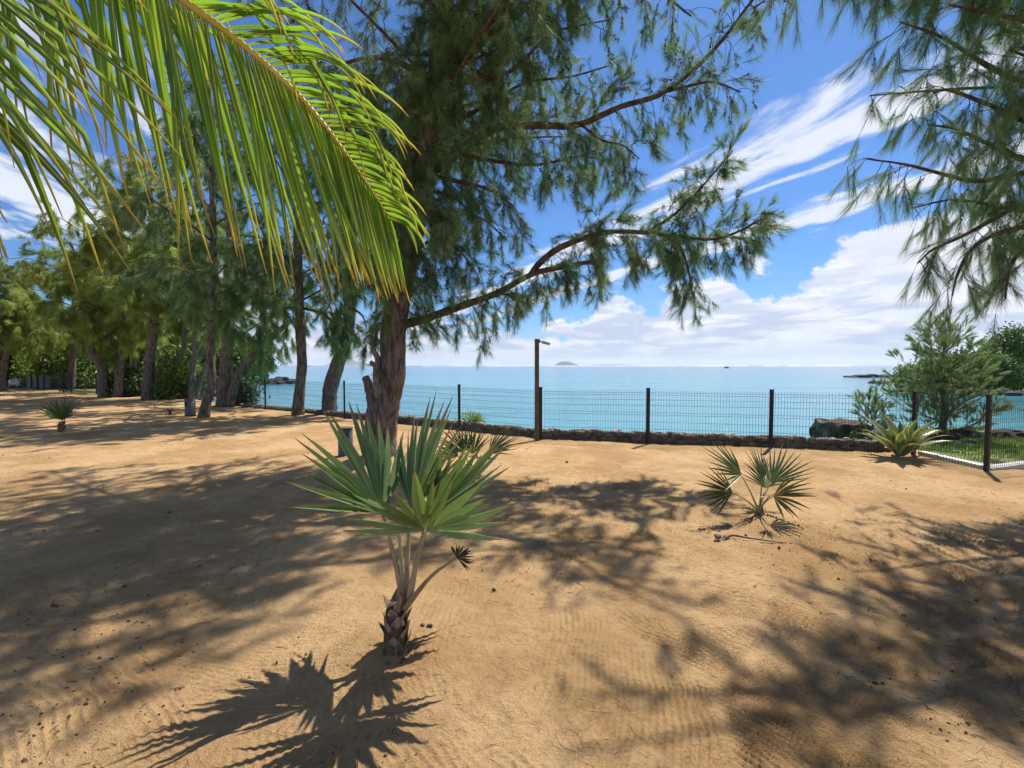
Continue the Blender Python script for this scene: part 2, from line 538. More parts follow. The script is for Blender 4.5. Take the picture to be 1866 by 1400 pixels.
pr = random.Random(11)
PATCH = []
for _ in range(110):
    x_, y_ = pr.uniform(-5, 5.5), pr.uniform(1.2, 9)
    if x_ > 0.9 and y_ < 5:              # long rake strokes sweeping across the right foreground
        PATCH.append((x_, y_, 0.80 + 0.22 * (y_ - 2.5) + pr.gauss(0, .10), pr.uniform(.02, .14)))
    elif x_ < -0.7:
        PATCH.append((x_, y_, pr.uniform(1.0, 1.9), pr.uniform(-.3, .3)))
    else:
        PATCH.append((x_, y_, pr.uniform(-.6, 1.2), pr.uniform(-.5, .5)))


def sand_height(x, y):
    z = 0.10 * (fbm(x * 0.28 + 5, y * 0.28, 3, 3) - 0.44) + 0.05 * (fbm(x * 1.1, y * 1.1, 9, 4) - 0.47)
    near = np.clip(1 - (np.hypot(x, y) - 7) / 7, 0.15, 1)
    z = z * near
    # rake grooves: cells of parallel lines, each pulled its own way
    wx = x + 0.16 * (fbm(x * 1.6, y * 1.6, 21, 3) - 0.45)
    wy = y + 0.16 * (fbm(x * 1.6, y * 1.6, 31, 3) - 0.45)
    best = np.full(x.shape, 1e9)
    second = np.full(x.shape, 1e9)
    u = np.zeros(x.shape)
    for ip_, (cx, cy, th, cv) in enumerate(PATCH):
        dx, dy = wx - cx, wy - cy
        d = dx * dx + dy * dy
        lam = 0.030 + 0.016 * ((ip_ * 0.618) % 1.0)
        uu = dx * math.cos(th) + dy * math.sin(th) + cv * (-dx * math.sin(th) + dy * math.cos(th)) ** 2
        closer = d < best
        second = np.where(closer, best, np.minimum(second, d))
        u = np.where(closer, uu / lam, u)
        best = np.where(closer, d, best)
    edge = smoothstep(0.0, 0.12, np.sqrt(second) - np.sqrt(best))
    amp = (0.0030 + 0.0040 * smoothstep(-.4, .3, x) + 0.0036 * smoothstep(.6, 1.3, x)) * edge * smoothstep(0.33 - .12 * smoothstep(-.3, .6, x), 0.53 - .12 * smoothstep(-.3, .6, x), fbm(x * 0.9 + 3, y * 0.9, 41, 3)) * smoothstep(9, 6, np.hypot(x, y))
    ph = u + 1.5 * fbm(x * 2.6, y * 2.6, 51, 3)
    z = z + amp * (1.15 - 2.2 * np.abs(np.sin(math.pi * ph)) ** 0.75) * (0.4 + 1.6 * vnoise(x * 5, y * 5, 55)) * smoothstep(.15, .5, vnoise(x * 1.7, y * 1.7, 57) + .25 * vnoise(x * 11, y * 11, 58))
    # scuffed, lumpy surface
    z = z + 0.036 * (fbm(x * 5, y * 5, 61, 4) - 0.47) + 0.012 * (fbm(x * 24, y * 24, 71, 3) - 0.43)
    for P, hgt, r in ((PALM1, 0.05, 0.30), (PALM2, 0.05, 0.35), (PALM3, 0.05, 0.28), (TREE1, 0.10, 0.8), (PALM4, 0.05, 0.4)):
        d2 = (x - P.x) ** 2 + (y - P.y) ** 2
        z = z + hgt * np.exp(-d2 / (r * r))
    return z


def land_height(x, y):
    z = sand_height(x, y)
    fyv = fence_y(x)
    beyond = y - fyv
    # sea in front of the wall
    coast_left = x > (-0.635 * y + 0.3 * np.sin(y * 0.4))
    right_edge = np.maximum(7.95, 0.80 * y + 0.25) + 0.18 * np.sin(y * 3.1) + 0.1 * np.sin(y * 7.7)
    sea = (beyond > 0.42) & coast_left & (x < right_edge)
    z = np.where(sea, -2.2, z)
    # left shore beyond the fence slopes down to the water
    ds = (-0.635 * y) - x
    left = (beyond > 0.3) & (~coast_left)
    z = np.where(left, np.minimum(z * 0.5 - 0.1, -1.6 + 0.55 * ds), z)
    # right: grass spit beyond the fence
    r = (x >= right_edge) & (y > 7.2)
    sh = 12.6 + 0.25 * np.sin(x * 1.7) - 0.12 * np.maximum(x - 11, 0)
    edge_r = smoothstep(0.0, 0.9, x - right_edge)
    z = np.where(r, np.where(y < sh, (-0.07 + 0.3 * z) * edge_r - 0.75 * (1 - edge_r) * smoothstep(8.6, 9.6, y), -2.2), z)
    far = (y > 30) & (x > 0)
    z = np.where(far, -2.2, z)
    return z


def make_ground():
    ys = [-120, -60, -30, -15, -8, -4, -2, -1, -0.3, 0.2, 0.6, 0.9]
    y = 1.15
    while y < 12.5:
        ys.append(y)
        y *= 1.0042
    while y < 34:
        ys.append(y)
        y += 0.35
    ys += list(np.arange(35, 75, 2.0)) + [80, 95, 120]
    ys = np.array(ys)
    tc_ = np.linspace(-1, 1, 660)
    ex = np.array([0.01, 0.025, 0.05, 0.09, 0.14, 0.2, 0.28, 0.37, 0.48, 0.62, 0.8, 1.0])
    wv = np.maximum(ys, 1.15) * 1.27
    rows = []
    for yy, ww in zip(ys, wv):
        lim = max(150.0, ww + 20)
        rows.append(np.concatenate([-(ww + ex[::-1] * (lim - ww)), tc_ * ww, ww + ex * (lim - ww)]))
    X = np.array(rows)
    Y = np.repeat(ys[:, None], X.shape[1], 1)
    Z = land_height(X, Y)
    R, Cn = X.shape
    me = bpy.data.meshes.new('sand_ground')
    me.vertices.add(R * Cn)
    me.vertices.foreach_set('co', np.stack([X, Y, Z], -1).astype(np.float32).ravel())
    i = np.arange(R - 1)[:, None] * Cn + np.arange(Cn - 1)[None, :]
    q = np.stack([i, i + 1, i + 1 + Cn, i + Cn], -1).reshape(-1, 4).astype(np.int32)
    n = len(q)
    me.loops.add(n * 4)
    me.loops.foreach_set('vertex_index', q.ravel())
    me.polygons.add(n)
    me.polygons.foreach_set('loop_start', np.arange(n, dtype=np.int32) * 4)
    me.polygons.foreach_set('use_smooth', np.ones(n, dtype=bool))
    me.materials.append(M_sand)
    me.materials.append(M_lawn)
    me.materials.append(M_turf)
    me.materials.append(M_beach)
    me.materials.append(M_stone)
    # which cover lies where
    xc, yc = X[:-1, :-1].ravel(), Y[:-1, :-1].ravel()
    beyond = yc - fence_y(xc) > 0.3
    mi = np.zeros(n, dtype=np.int32)
    jit = 1.5 * (fbm(xc * 0.5, yc * 0.5, 5, 3) - 0.45)
    left = beyond & (xc < -9)
    mi[left] = 1
    ds = (-0.635 * yc) - xc + 3 * jit
    mi[left & (ds < 5.5)] = 3
    mi[(xc >= np.maximum(7.6, .80 * yc + 1.0 + jit)) & (yc > 7.3 + 0.3 * (xc - 7.4)) & (yc < 30)] = 2
    mi[(xc >= 7.95) & (xc < .80 * yc + 1.0 + jit) & (yc > 8.8) & (yc < 30)] = 4
    me.polygons.foreach_set('material_index', mi)
    me.update()
    return tag(link('sand_ground', me), 'raked golden sand with grooves and dappled tree shade', 'sand', kind='structure')


make_ground()

# sea: one sheet to the horizon
sm = bpy.data.meshes.new('sea')
sm.from_pydata([(-6000, 6, SEA_Z), (6000, 6, SEA_Z), (6000, 6000, SEA_Z), (-6000, 6000, SEA_Z)], [], [(0, 1, 2, 3)])
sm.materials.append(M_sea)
tag(link('sea', sm), 'calm turquoise lagoon water reaching to the horizon', 'sea', kind='structure')


# ------------------------------------------------------------------ needle sprays (sources for the crowns)
def ribbon(mb, p0, d, length, width, droop, rr, mi=0):
    d = d.normalized()
    side = d.cross(Vector((rr.uniform(-1, 1), rr.uniform(-1, 1), rr.uniform(-1, 1))))
    side = side.normalized() * width * 0.5 if side.length > 1e-4 else Vector((width * .5, 0, 0))
    p1 = p0 + d * length * 0.5
    p2 = p0 + d * length + droop * length
    mb.add([p0 - side * 0.7, p0 + side * 0.7, p1 + side, p1 - side, p2], [(0, 1, 2, 3), (3, 2, 4)], mi)


def spray_mesh(name, n, twig, nl, nw, spread, seed, cones, mat):
    """twig along +Z with needles fanning off it, bent towards its tip"""
    rr = random.Random(seed)
    mb = MB()
    bend = Vector((rr.uniform(-.15, .15), rr.uniform(-.15, .15), 0))
    pts = [Vector((0, 0, 0)) + Vector((0, 0, 1)) * twig * t + bend * t * t * twig for t in (0, 0.5, 1)]
    mb.tube(pts, [0.004, 0.003, 0.0015], 3, False, 1)
    for i in range(n):
        t = rr.random() ** 0.8
        p = Vector((0, 0, twig * t)) + bend * (t * t * twig)
        a = rr.uniform(0, 2 * math.pi)
        th = rr.uniform(0.25, 1.0) * spread
        d = Vector((math.cos(a) * math.sin(th), math.sin(a) * math.sin(th), math.cos(th)))
        ribbon(mb, p, d, nl * rr.uniform(0.6, 1.15), nw, Vector((0, 0, rr.uniform(0.05, 0.35))), rr)
    for i in range(cones):
        t = rr.uniform(0.1, 1.0)
        a = rr.uniform(0, 6.28)
        c = Vector((math.cos(a) * 0.02, math.sin(a) * 0.02, twig * t)) + bend * (t * t * twig)
        r = rr.uniform(0.008, 0.013)
        mb.add([c + Vector(v) * r for v in ((1, 0, 0), (0, 1, 0), (-1, 0, 0), (0, -1, 0), (0, 0, 1.5), (0, 0, -1.5))],
               [(0, 1, 4), (1, 2, 4), (2, 3, 4), (3, 0, 4), (1, 0, 5), (2, 1, 5), (3, 2, 5), (0, 3, 5)], 1)
    return bpy.data.objects.new(name, mb.mesh(name, [mat, M_cone]))


def leaf_clump(name, n, r, lw, ll, seed, mat):
    rr = random.Random(seed)
    mb = MB()
    for i in range(n):
        c = Vector((rr.gauss(0, 1), rr.gauss(0, 1), rr.gauss(0, 0.8))) * r * 0.5
        d = Vector((rr.gauss(0, 1), rr.gauss(0, 1), rr.gauss(0.2, 0.7))).normalized()
        s = d.cross(Vector((rr.gauss(0, 1), rr.gauss(0, 1), rr.gauss(0, 1)))).normalized() * lw / 2
        k = rr.uniform(0.7, 1.2)
        nn = d.cross(s).normalized() * lw * 0.25
        mb.add([c, c + d * ll * .4 * k + s + nn, c + d * ll * k, c + d * ll * .4 * k - s + nn], [(0, 1, 2), (0, 2, 3)])
    return bpy.data.objects.new(name, mb.mesh(name, mat))


SPR_NEAR = [spray_mesh('needle_spray', 66, 0.22, 0.165, 0.0032, 0.85, 1, 0, M_needle),
            spray_mesh('needle_spray', 60, 0.13, 0.155, 0.0032, 1.25, 2, 7, M_needle),
            spray_mesh('needle_spray', 66, 0.27, 0.18, 0.0030, 0.65, 3, 0, M_needle),
            spray_mesh('needle_spray', 52, 0.18, 0.135, 0.0032, 1.45, 4, 9, M_needle)]
SPR_LONG = [spray_mesh('needle_spray', 100, 0.30, 0.26, 0.0025, 0.40, 11, 0, M_needle),
            spray_mesh('needle_spray', 110, 0.36, 0.24, 0.0025, 0.55, 12, 0, M_needle),
            spray_mesh('needle_spray', 95, 0.26, 0.22, 0.0025, 0.70, 13, 3, M_needle)]
SPR_FAR = [spray_mesh('needle_spray', 95, 0.45, 0.27, 0.0100, 0.75, 21, 0, M_needle),
           spray_mesh('needle_spray', 85, 0.36, 0.25, 0.0105, 1.05, 22, 0, M_needle)]
SPR_FAR2 = [spray_mesh('needle_spray', 90, 0.5, 0.34, 0.016, 0.80, 31, 0, M_needle2),
            spray_mesh('needle_spray', 80, 0.42, 0.32, 0.016, 1.1, 32, 0, M_needle2)]
SPR_YOUNG = [spray_mesh('needle_spray', 80, 0.22, 0.13, 0.0055, 0.5, 41, 0, M_needle3),
             spray_mesh('needle_spray', 80, 0.20, 0.14, 0.0055, 0.7, 42, 0, M_needle3)]
CLUMP = [leaf_clump('leaf_clump', 60, 0.5, 0.10, 0.17, 51, M_leafy), leaf_clump('leaf_clump', 60, 0.5, 0.10, 0.17, 52, M_leafy2)]
CLUMP_D = [leaf_clump('leaf_clump', 60, 0.5, 0.10, 0.17, 53, M_leafy2)]
CLUMP_L = [leaf_clump('leaf_clump', 60, 0.4, 0.09, 0.15, 54, M_lime)]
CLUMP_R = [leaf_clump('leaf_clump', 50, 0.4, 0.09, 0.12, 55, M_red), leaf_clump('leaf_clump', 40, 0.4, 0.09, 0.14, 56, M_leafy)]
CLUMP_S = [leaf_clump('leaf_clump', 40, 0.14, 0.035, 0.06, 57, M_lime)]
_groups = {}


def scatter_group(srcs):
    key = tuple(id(s) for s in srcs)
    if key in _groups:
        return _groups[key]
    ng = bpy.data.node_groups.new('foliage_scatter', 'GeometryNodeTree')
    ng.interface.new_socket('Geometry', in_out='INPUT', socket_type='NodeSocketGeometry')
    ng.interface.new_socket('Geometry', in_out='OUTPUT', socket_type='NodeSocketGeometry')
    N, L = ng.nodes, ng.links.new
    gi, go = N.new('NodeGroupInput'), N.new('NodeGroupOutput')
    ip = N.new('GeometryNodeInstanceOnPoints')
    jn = N.new('GeometryNodeJoinGeometry')
    for s in srcs:
        oi = N.new('GeometryNodeObjectInfo')
        oi.inputs['Object'].default_value = s
        oi.inputs['As Instance'].default_value = False
        gt = N.new('GeometryNodeGeometryToInstance')
        L(oi.outputs['Geometry'], gt.inputs[0])
        L(gt.outputs[0], jn.inputs[0])
    L(jn.outputs[0], ip.inputs['Instance'])
    ip.inputs['Pick Instance'].default_value = True

    def na(nm, ty):
        a = N.new('GeometryNodeInputNamedAttribute')
        a.data_type = ty
        a.inputs['Name'].default_value = nm
        return a.outputs['Attribute']
    L(na('idx', 'INT'), ip.inputs['Instance Index'])
    L(na('rot', 'FLOAT_VECTOR'), ip.inputs['Rotation'])
    L(na('scl', 'FLOAT_VECTOR'), ip.inputs['Scale'])
    L(gi.outputs[0], ip.inputs['Points'])
    L(ip.outputs[0], go.inputs[0])
    _groups[key] = ng
    return ng


def scatter(name, pts, dirs, scl, srcs, parent, seed=0):
    rr = random.Random(seed)
    me = bpy.data.meshes.new(name)
    me.from_pydata([tuple(p) for p in pts], [], [])
    for nm, ty in (('rot', 'FLOAT_VECTOR'), ('scl', 'FLOAT_VECTOR'), ('idx', 'INT')):
        me.attributes.new(nm, ty, 'POINT')
    rot, sc, ix = (me.attributes[nm] for nm in ('rot', 'scl', 'idx'))
    r, s3, ii = [], [], []
    for d, s in zip(dirs, scl):
        q = Vector(d).to_track_quat('Z', 'Y') @ Quaternion((0, 0, 1), rr.uniform(0, 6.283))
        r.extend(q.to_euler())
        s3.extend((s, s, s))
        ii.append(rr.randrange(len(srcs)))
    rot.data.foreach_set('vector', r)
    sc.data.foreach_set('vector', s3)
    ix.data.foreach_set('value', ii)
    o = link(name, me, parent)
    md = o.modifiers.new('scatter', 'NODES')
    md.node_group = scatter_group(srcs)
    o['kind'] = 'stuff'
    return o


# ------------------------------------------------------------------ casuarina trees
class Tree:
    def __init__(s, name, base, label, group, seed, srcs, bark=None, cat='tree'):
        s.root = empty(name, base, label, cat, group)
        s.rr = random.Random(seed)
        s.seed = seed
        s.srcs = srcs
        s.bark = bark or M_bark
        s.pts, s.dirs, s.scl = [], [], []
        s.tw = MB()
        s.gap = None                 # drops sprays, partly by where their shade would fall

    def trunk(s, pts, rad, n=14, per=5, wob=0.07, name='trunk'):
        c = catmull(pts, per)
        mb = MB()
        mb.tube(c, lerp_list(rad, len(c)), n, True, 0, wob, s.seed)
        mb.build(name, s.bark, s.root, True)
        s.axis = c
        return c

    def limb(s, pts, r0, r1, per=5, n=7, name='limb', mat=None):
        c = catmull(pts, per)
        mb = MB()
        mb.tube(c, lerp_list([r0, (r0 + r1) * .5, r1], len(c)), n, True, 0, 0.10, s.rr.random())
        mb.build(name, mat or M_bark2, s.root, True)
        return c

    def spray(s, p, d, k):
        if s.gap and s.gap(p, s.rr):
            return
        s.pts.append(p)
        s.dirs.append(d)
        s.scl.append(k)

    def twig(s, p, d, length, droop, sp, k, r0=0.010, steps=6, hang=0.6, tuft=1.0):
        """a thin branch that bends down, needle sprays along it"""
        rr = s.rr
        pts = [p.copy()]
        d = d.normalized()
        st = length / steps
        acc = 0.0
        for i in range(steps):
            d = (d + Vector((rr.gauss(0, .13), rr.gauss(0, .13), rr.gauss(0, .10) - droop / steps * 1.6))).normalized()
            q = pts[-1] + d * st
            nn = st / sp * tuft
            cnt = int(nn) + (rr.random() < nn - int(nn))
            for _ in range(cnt if i > 0 else cnt // 2):
                f = rr.random()
                pd = (d * (1.0 - hang) + Vector((0, 0, -hang)) + Vector((rr.gauss(0, .42), rr.gauss(0, .42), rr.gauss(0, .25)))).normalized()
                s.spray(pts[-1].lerp(q, f), pd, k * rr.uniform(0.7, 1.25))
            pts.append(q)
        s.spray(pts[-1], (d + Vector((0, 0, -0.3))).normalized(), k)
        s.tw.tube(pts, lerp_list([r0, r0 * 0.25], len(pts)), 3, False)
        return pts

    def dress(s, line, t0=0.2, gap=0.16, length=(0.5, 1.1), droop=(0.3, 1.1), sp=0.10, k=1.0, up=0.1, spread=1.0, hang=0.6, r0=0.010, tuft=1.0, sub=0.5, taper=0.45):
        rr = s.rr
        tot = sum((line[i + 1] - line[i]).length for i in range(len(line) - 1))
        run, nxt = 0.0, t0 * tot
        for i in range(len(line) - 1):
            seg = (line[i + 1] - line[i])
            L = seg.length
            t = seg.normalized()
            while nxt < run + L:
                p = line[i].lerp(line[i + 1], (nxt - run) / L)
                a = rr.uniform(0, 2 * math.pi)
                o = t.orthogonal().normalized()
                rad = (o * math.cos(a) + t.cross(o) * math.sin(a)) * spread
                d = (rad + t * rr.uniform(0.1, 0.9) + Vector((0, 0, up))).normalized()
                frac = nxt / tot
                ln = rr.uniform(*length) * (1.0 - taper * frac)
                tp = s.twig(p, d, ln, rr.uniform(*droop), sp, k, r0, 6, hang, tuft)
                if rr.random() < sub:
                    j = rr.randrange(2, 5)
                    d2 = (tp[j] - tp[j - 1]).normalized() + Vector((rr.gauss(0, .6), rr.gauss(0, .6), rr.gauss(-.3, .4)))
                    s.twig(tp[j], d2, ln * 0.55, rr.uniform(*droop), sp, k, r0 * .6, 5, hang, tuft)
                nxt += gap * rr.uniform(0.6, 1.4)
            run += L

    def finish(s, crown='crown'):
        if s.tw.v:
            o = s.tw.build('twigs', M_bark2, s.root)
            o['kind'] = 'stuff'
        if s.pts:
            scatter(crown, s.pts, s.dirs, s.scl, s.srcs, s.root, s.seed)
        return len(s.pts)

    def auto(s, R, t0, nl, ratio=0.55, rise=0.45, k=1.0, gap=0.2, sp=0.14, r0=0.05, tuft=1.0, length=(0.6, 1.2), top=0.35, sub=0.5, aim=None, hang=.6):
        ax = s.axis
        rr = s.rr
        for i in range(nl):
            t = t0 + (1 - t0) * (i + 0.5) / nl
            p = ax[min(len(ax) - 1, int(t * (len(ax) - 1)))]
            a = i * 2.4 + rr.uniform(-.4, .4)
            ln = R * (1 - (1 - top) * (t - t0) / (1 - t0)) * rr.uniform(0.75, 1.15)
            o = Vector((math.cos(a), math.sin(a), 0))
            if aim is not None:
                o = (o + Vector(aim)).normalized()
            e = o * ln + Vector((0, 0, rise * ln))
            mid = p + e * 0.5 + Vector((rr.gauss(0, .08) * ln, rr.gauss(0, .08) * ln, 0.08 * ln))
            line = s.limb([p, p + e * .22 + Vector((0, 0, .03 * ln)), mid, p + e * 0.8 + Vector((0, 0, 0.02 * ln)), p + e - Vector((0, 0, 0.12 * ln))], r0 * (1 - .5 * t), 0.012, 3, 5)
            s.dress(line, 0.15, gap, (length[0], length[1]), (0.3, 1.0), sp, k, 0.15, 1.0, hang, r0 * .2, tuft, sub)


def P(l, Y):
    """pixel list -> 3D points; Y scalar or (start, end)"""
    ys = [Y] * len(l) if not isinstance(Y, tuple) else np.linspace(Y[0], Y[1], len(l))
    return [at(x, y, d) for (x, y), d in zip(l, ys)]


# --- the large tree in the middle
T = Tree('casuarina_tree', TREE1, 'largest casuarina tree with thick forked trunk behind the foreground fan palm', 'casuarina trees along the shore', 101, SPR_NEAR)
Y0 = TREE1.y


def sun_foot(p):
    k = p.z / SUN_DIR.z
    return p.x - SUN_DIR.x * k, p.y - SUN_DIR.y * k


def open_middle(p, rr):  # thins the upper crown so that sunlight reaches the middle sand
    gx, gy = sun_foot(p)
    return p.z > 4.6 and -0.55 < gx < 1.5 and 1.2 < gy < 4.4 and rr.random() < .5


T.gap = open_middle
tb = at(692, 842, Y0)
tb.z = -0.05
trunk_line = T.trunk([tb] + P([(693, 800), (697, 755), (705, 720), (715, 685), (717, 600), (726, 540), (742, 470), (758, 390), (773, 300), (788, 200), (800, 100), (812, 0), (824, -130), (832, -300), (838, -480)], (Y0, Y0 - 0.4)),
                     [0.32, 0.275, 0.27, 0.245, 0.215, 0.215, 0.205, 0.19, 0.18, 0.165, 0.15, 0.135, 0.12, 0.10, 0.07, 0.03], 18, 5, 0.06)
# cut fork and dead snag on its left
c = catmull(P([(692, 790), (686, 748), (679, 722), (671, 700), (666, 687)], Y0 - 0.16), 4)
mb = MB()
mb.tube(c, lerp_list([0.15, 0.155, 0.115, 0.075, 0.064], len(c)), 12, True, 0, 0.09, 3)
mb.build('cut_fork', M_bark, T.root, True)
mb = MB()
c = at(666, 686.5, Y0 - 0.16)
mb.tube([c + Vector((0.004, 0, -0.012)), c + Vector((-0.003, 0, 0.009))], [0.056, 0.05], 12)
mb.build('cut_face', M_cut, T.root)
mb = MB()
c = catmull(P([(692, 726), (687, 700), (686, 676), (688, 655), (682, 640), (681, 628), (685, 612), (688, 592)], Y0 - 0.22), 4)
mb.tube(c, lerp_list([0.10, 0.075, 0.06, 0.05, 0.045, 0.045, 0.03, 0.02], len(c)), 8, True, 0, 0.16, 4)
mb.tube(P([(684, 668), (678, 662), (675, 659)], Y0 - .23), [0.035, 0.04, 0.03], 7)
mb.tube(P([(682, 629), (676, 626), (672, 626)], Y0 - .23), [0.03, 0.034, 0.02], 7)
mb.tube(P([(673, 626), (662, 630)], Y0 - .23), [0.006, 0.002], 4)
mb.build('dead_snag', M_dead, T.root, True)
for k in range(7):
    T.spray(at(690 + k * 3, 668 + 6 * k % 13, Y0 - .3), Vector((-.8, -.3, .1 - .1 * k)).normalized(), 0.55)

L1 = T.limb(P([(732, 592), (770, 583), (835, 560), (905, 535), (970, 500), (1040, 484), (1105, 472)], (Y0, Y0 - .1)), 0.085, 0.03)
L1b = T.limb(P([(968, 501), (985, 478), (1020, 452), (1065, 434), (1110, 423), (1170, 424), (1230, 431), (1300, 436), (1350, 420), (1395, 395)], (Y0 - .05, Y0 - .4)), 0.062, 0.014)
L1c = T.limb(P([(1195, 426), (1225, 438), (1245, 462), (1257, 505), (1262, 545)], (Y0 - .25, Y0 - .3)), 0.032, 0.01)
L1d = T.limb(P([(1180, 424), (1230, 390), (1270, 350), (1310, 305), (1335, 275)], (Y0 - .2, Y0 - .5)), 0.028, 0.008)
L1e = T.limb(P([(905, 535), (930, 538), (955, 545)], Y0 - .3), 0.02, 0.008)
L2 = T.limb(P([(778, 320), (820, 290), (865, 255), (910, 232), (980, 228), (1050, 228), (1130, 195), (1215, 166), (1300, 92), (1370, 2), (1420, -60)], (Y0 - .1, Y0 - .6)), 0.085, 0.016)
L2b = T.limb(P([(1200, 170), (1250, 158), (1300, 150), (1350, 168)], (Y0 - .4, Y0 - .8)), 0.03, 0.01)
L2c = T.limb(P([(1060, 228), (1095, 255), (1135, 265), (1165, 290)], (Y0 - .3, Y0 - .4)), 0.025, 0.008)
L3 = T.limb(P([(786, 215), (830, 130), (880, 75), (950, 20), (1040, -50), (1120, -110)], (Y0 - .1, Y0 - .5)), 0.09, 0.02)
L4 = T.limb(P([(795, 150), (740, 120), (690, 105), (640, 112), (600, 130)], (Y0 - .1, Y0 - .5)), 0.06, 0.012)
L5 = T.limb(P([(782, 240), (840, 215), (900, 185), (960, 150), (1040, 140), (1110, 120)], (Y0, Y0 + .5)), 0.045, 0.012)
L6 = T.limb(P([(800, 90), (880, 30), (980, -20), (1090, -30), (1200, -10), (1260, 30)], (Y0, Y0 + .2)), 0.07, 0.014)
L7 = T.limb(P([(765, 345), (730, 325), (690, 330), (655, 360)], (Y0, Y0 - .4)), 0.05, 0.012)
L8 = T.limb(P([(770, 315), (830, 330), (890, 345), (935, 375)], (Y0, Y0 - .5)), 0.045, 0.012)
L9 = T.limb(P([(765, 360), (800, 350), (840, 370), (870, 410)], (Y0, Y0 + .8)), 0.04, 0.012)
L10 = T.limb(P([(790, 190), (720, 200), (670, 215), (630, 255)], (Y0, Y0 + .5)), 0.05, 0.012)
L11 = T.limb(P([(736, 495), (700, 468), (660, 472), (630, 500)], (Y0, Y0 - .3)), 0.04, 0.01)
L12 = T.limb(P([(748, 440), (705, 405), (660, 410), (625, 440)], (Y0, Y0 + .4)), 0.04, 0.01)
L13 = T.limb(P([(742, 470), (785, 440), (830, 450), (862, 490)], (Y0, Y0 - .4)), 0.04, 0.01)
L14 = T.limb(P([(760, 390), (820, 385), (880, 400), (925, 440)], (Y0, Y0 + .3)), 0.04, 0.01)
L15 = T.limb(P([(750, 430), (760, 395), (790, 380), (830, 400)], (Y0, Y0 - 1.2)), 0.04, 0.01)
L16 = T.limb(P([(775, 290), (740, 265), (715, 270), (690, 300)], (Y0, Y0 - 1.1)), 0.04, 0.01)
L17 = T.limb(P([(790, 185), (850, 150), (930, 130), (1000, 60)], (Y0, Y0 - 1.0)), 0.05, 0.012)
L18 = T.limb(P([(780, 260), (880, 290), (980, 300), (1060, 285), (1130, 300)], (Y0, Y0 + .5)), 0.045, 0.01)
for ln in (L11, L12, L13, L14, L15, L16, L17, L18):
    T.dress(ln, .08, .10, (.4, .95), (0.7, 1.9), 0.068, 0.95, 0.05, 1.0, 0.32, 0.007, .68, 0.8, 0.3)
for ln, t0, gap, lng, tf in ((L1, .16, .12, (.35, .9), .9), (L1b, .12, .10, (.4, .85), .95), (L1c, .1, .09, (.3, .6), 1.0), (L1d, .1, .12, (.25, .5), .7), (L1e, .1, .10, (.3, .8), .9),
                             (L2, .18, .12, (.45, .95), .8), (L2b, .1, .12, (.3, .6), .9), (L2c, .1, .10, (.3, .7), 1.0), (L3, .1, .11, (.5, 1.1), 1.0), (L4, .1, .11, (.4, .9), 1.0),
                             (L5, .15, .11, (.4, .9), .9), (L6, .1, .11, (.5, 1.0), .9), (L7, .1, .10, (.4, .9), 1.0), (L8, .12, .10, (.4, .9), 1.0), (L9, .1, .10, (.4, .8), 1.0), (L10, .1, .10, (.4, .9), 1.1)):
    T.dress(ln, t0, gap, lng, (0.7, 1.9), 0.068, 0.92, 0.05, 1.0, 0.30, 0.006, tf * .80, 0.85, 0.35)
# shoots standing up along the limbs
for ln, gp, lg in ((L1b, .075, (.35, .75)), (L1d, .07, (.2, .5)), (L1, .16, (.3, .6)), (L2, .13, (.35, .8)), (L2b, .09, (.3, .6)), (L1c, .10, (.3, .5))):
    T.dress(ln, .22, gp, lg, (-.1, .9), 0.072, 0.9, 0.55, 0.8, 0.10, 0.006, .8, 0.6, 0.2)
# needles close around the trunk itself
T.dress(trunk_line[26:66], 0.0, 0.06, (.4, .95), (0.7, 1.9), 0.07, 1.0, 0.1, 1.2, 0.35, 0.008, .72, 0.7, 0.0)
# the crown above, out to all sides
for i in range(20):
    t = 0.62 + 0.36 * i / 19
    p = trunk_line[int(t * (len(trunk_line) - 1))]
    a = i * 2.4 + 0.6
    ln = (3.6 - 3.6 * (t - .62)) * T.rr.uniform(.8, 1.15)
    e = Vector((math.cos(a), math.sin(a), 0.34)) * ln
    line = T.limb([p, p + e * .3 + Vector((0, 0, .1)), p + e * .65 + Vector((0, 0, .12)), p + e], 0.055 * (1.25 - t), 0.012, 4, 5)
    T.dress(line, 0.12, 0.17, (.5, 1.1), (0.5, 1.5), 0.09, 1.0, 0.05, 1.0, 0.35, 0.008, 0.70, 0.6, 0.3)
for tgt, fr0 in (((-.5, 11.0, 7.2), .62), ((-1.8, 11.6, 7.8), .66), ((.4, 10.6, 7.6), .66), ((-3.2, 11.4, 8.2), .7), ((-4.4, 10.8, 7.0), .6), ((-2.4, 10.6, 6.2), .55), ((-.9, 10.2, 8.8), .75),
                 ((1.2, 6.5, 8.2), .68), ((.4, 6.1, 8.6), .7), ((.7, 7.2, 9.2), .75), ((1.9, 7.0, 8.6), .7)):
    p = trunk_line[int(fr0 * (len(trunk_line) - 1))]
    e = Vector(tgt) - p
    line = T.limb([p, p + e * .35 + Vector((0, 0, .2)), p + e * .7 + Vector((.1, 0, .2)), p + e], .045, .010, 4, 5)
    T.dress(line, .2, .15, (.5, 1.1), (.5, 1.5), .09, 1.05, .05, 1.0, .35, .008, .5, .6, .2)
N_MAIN = T.finish()

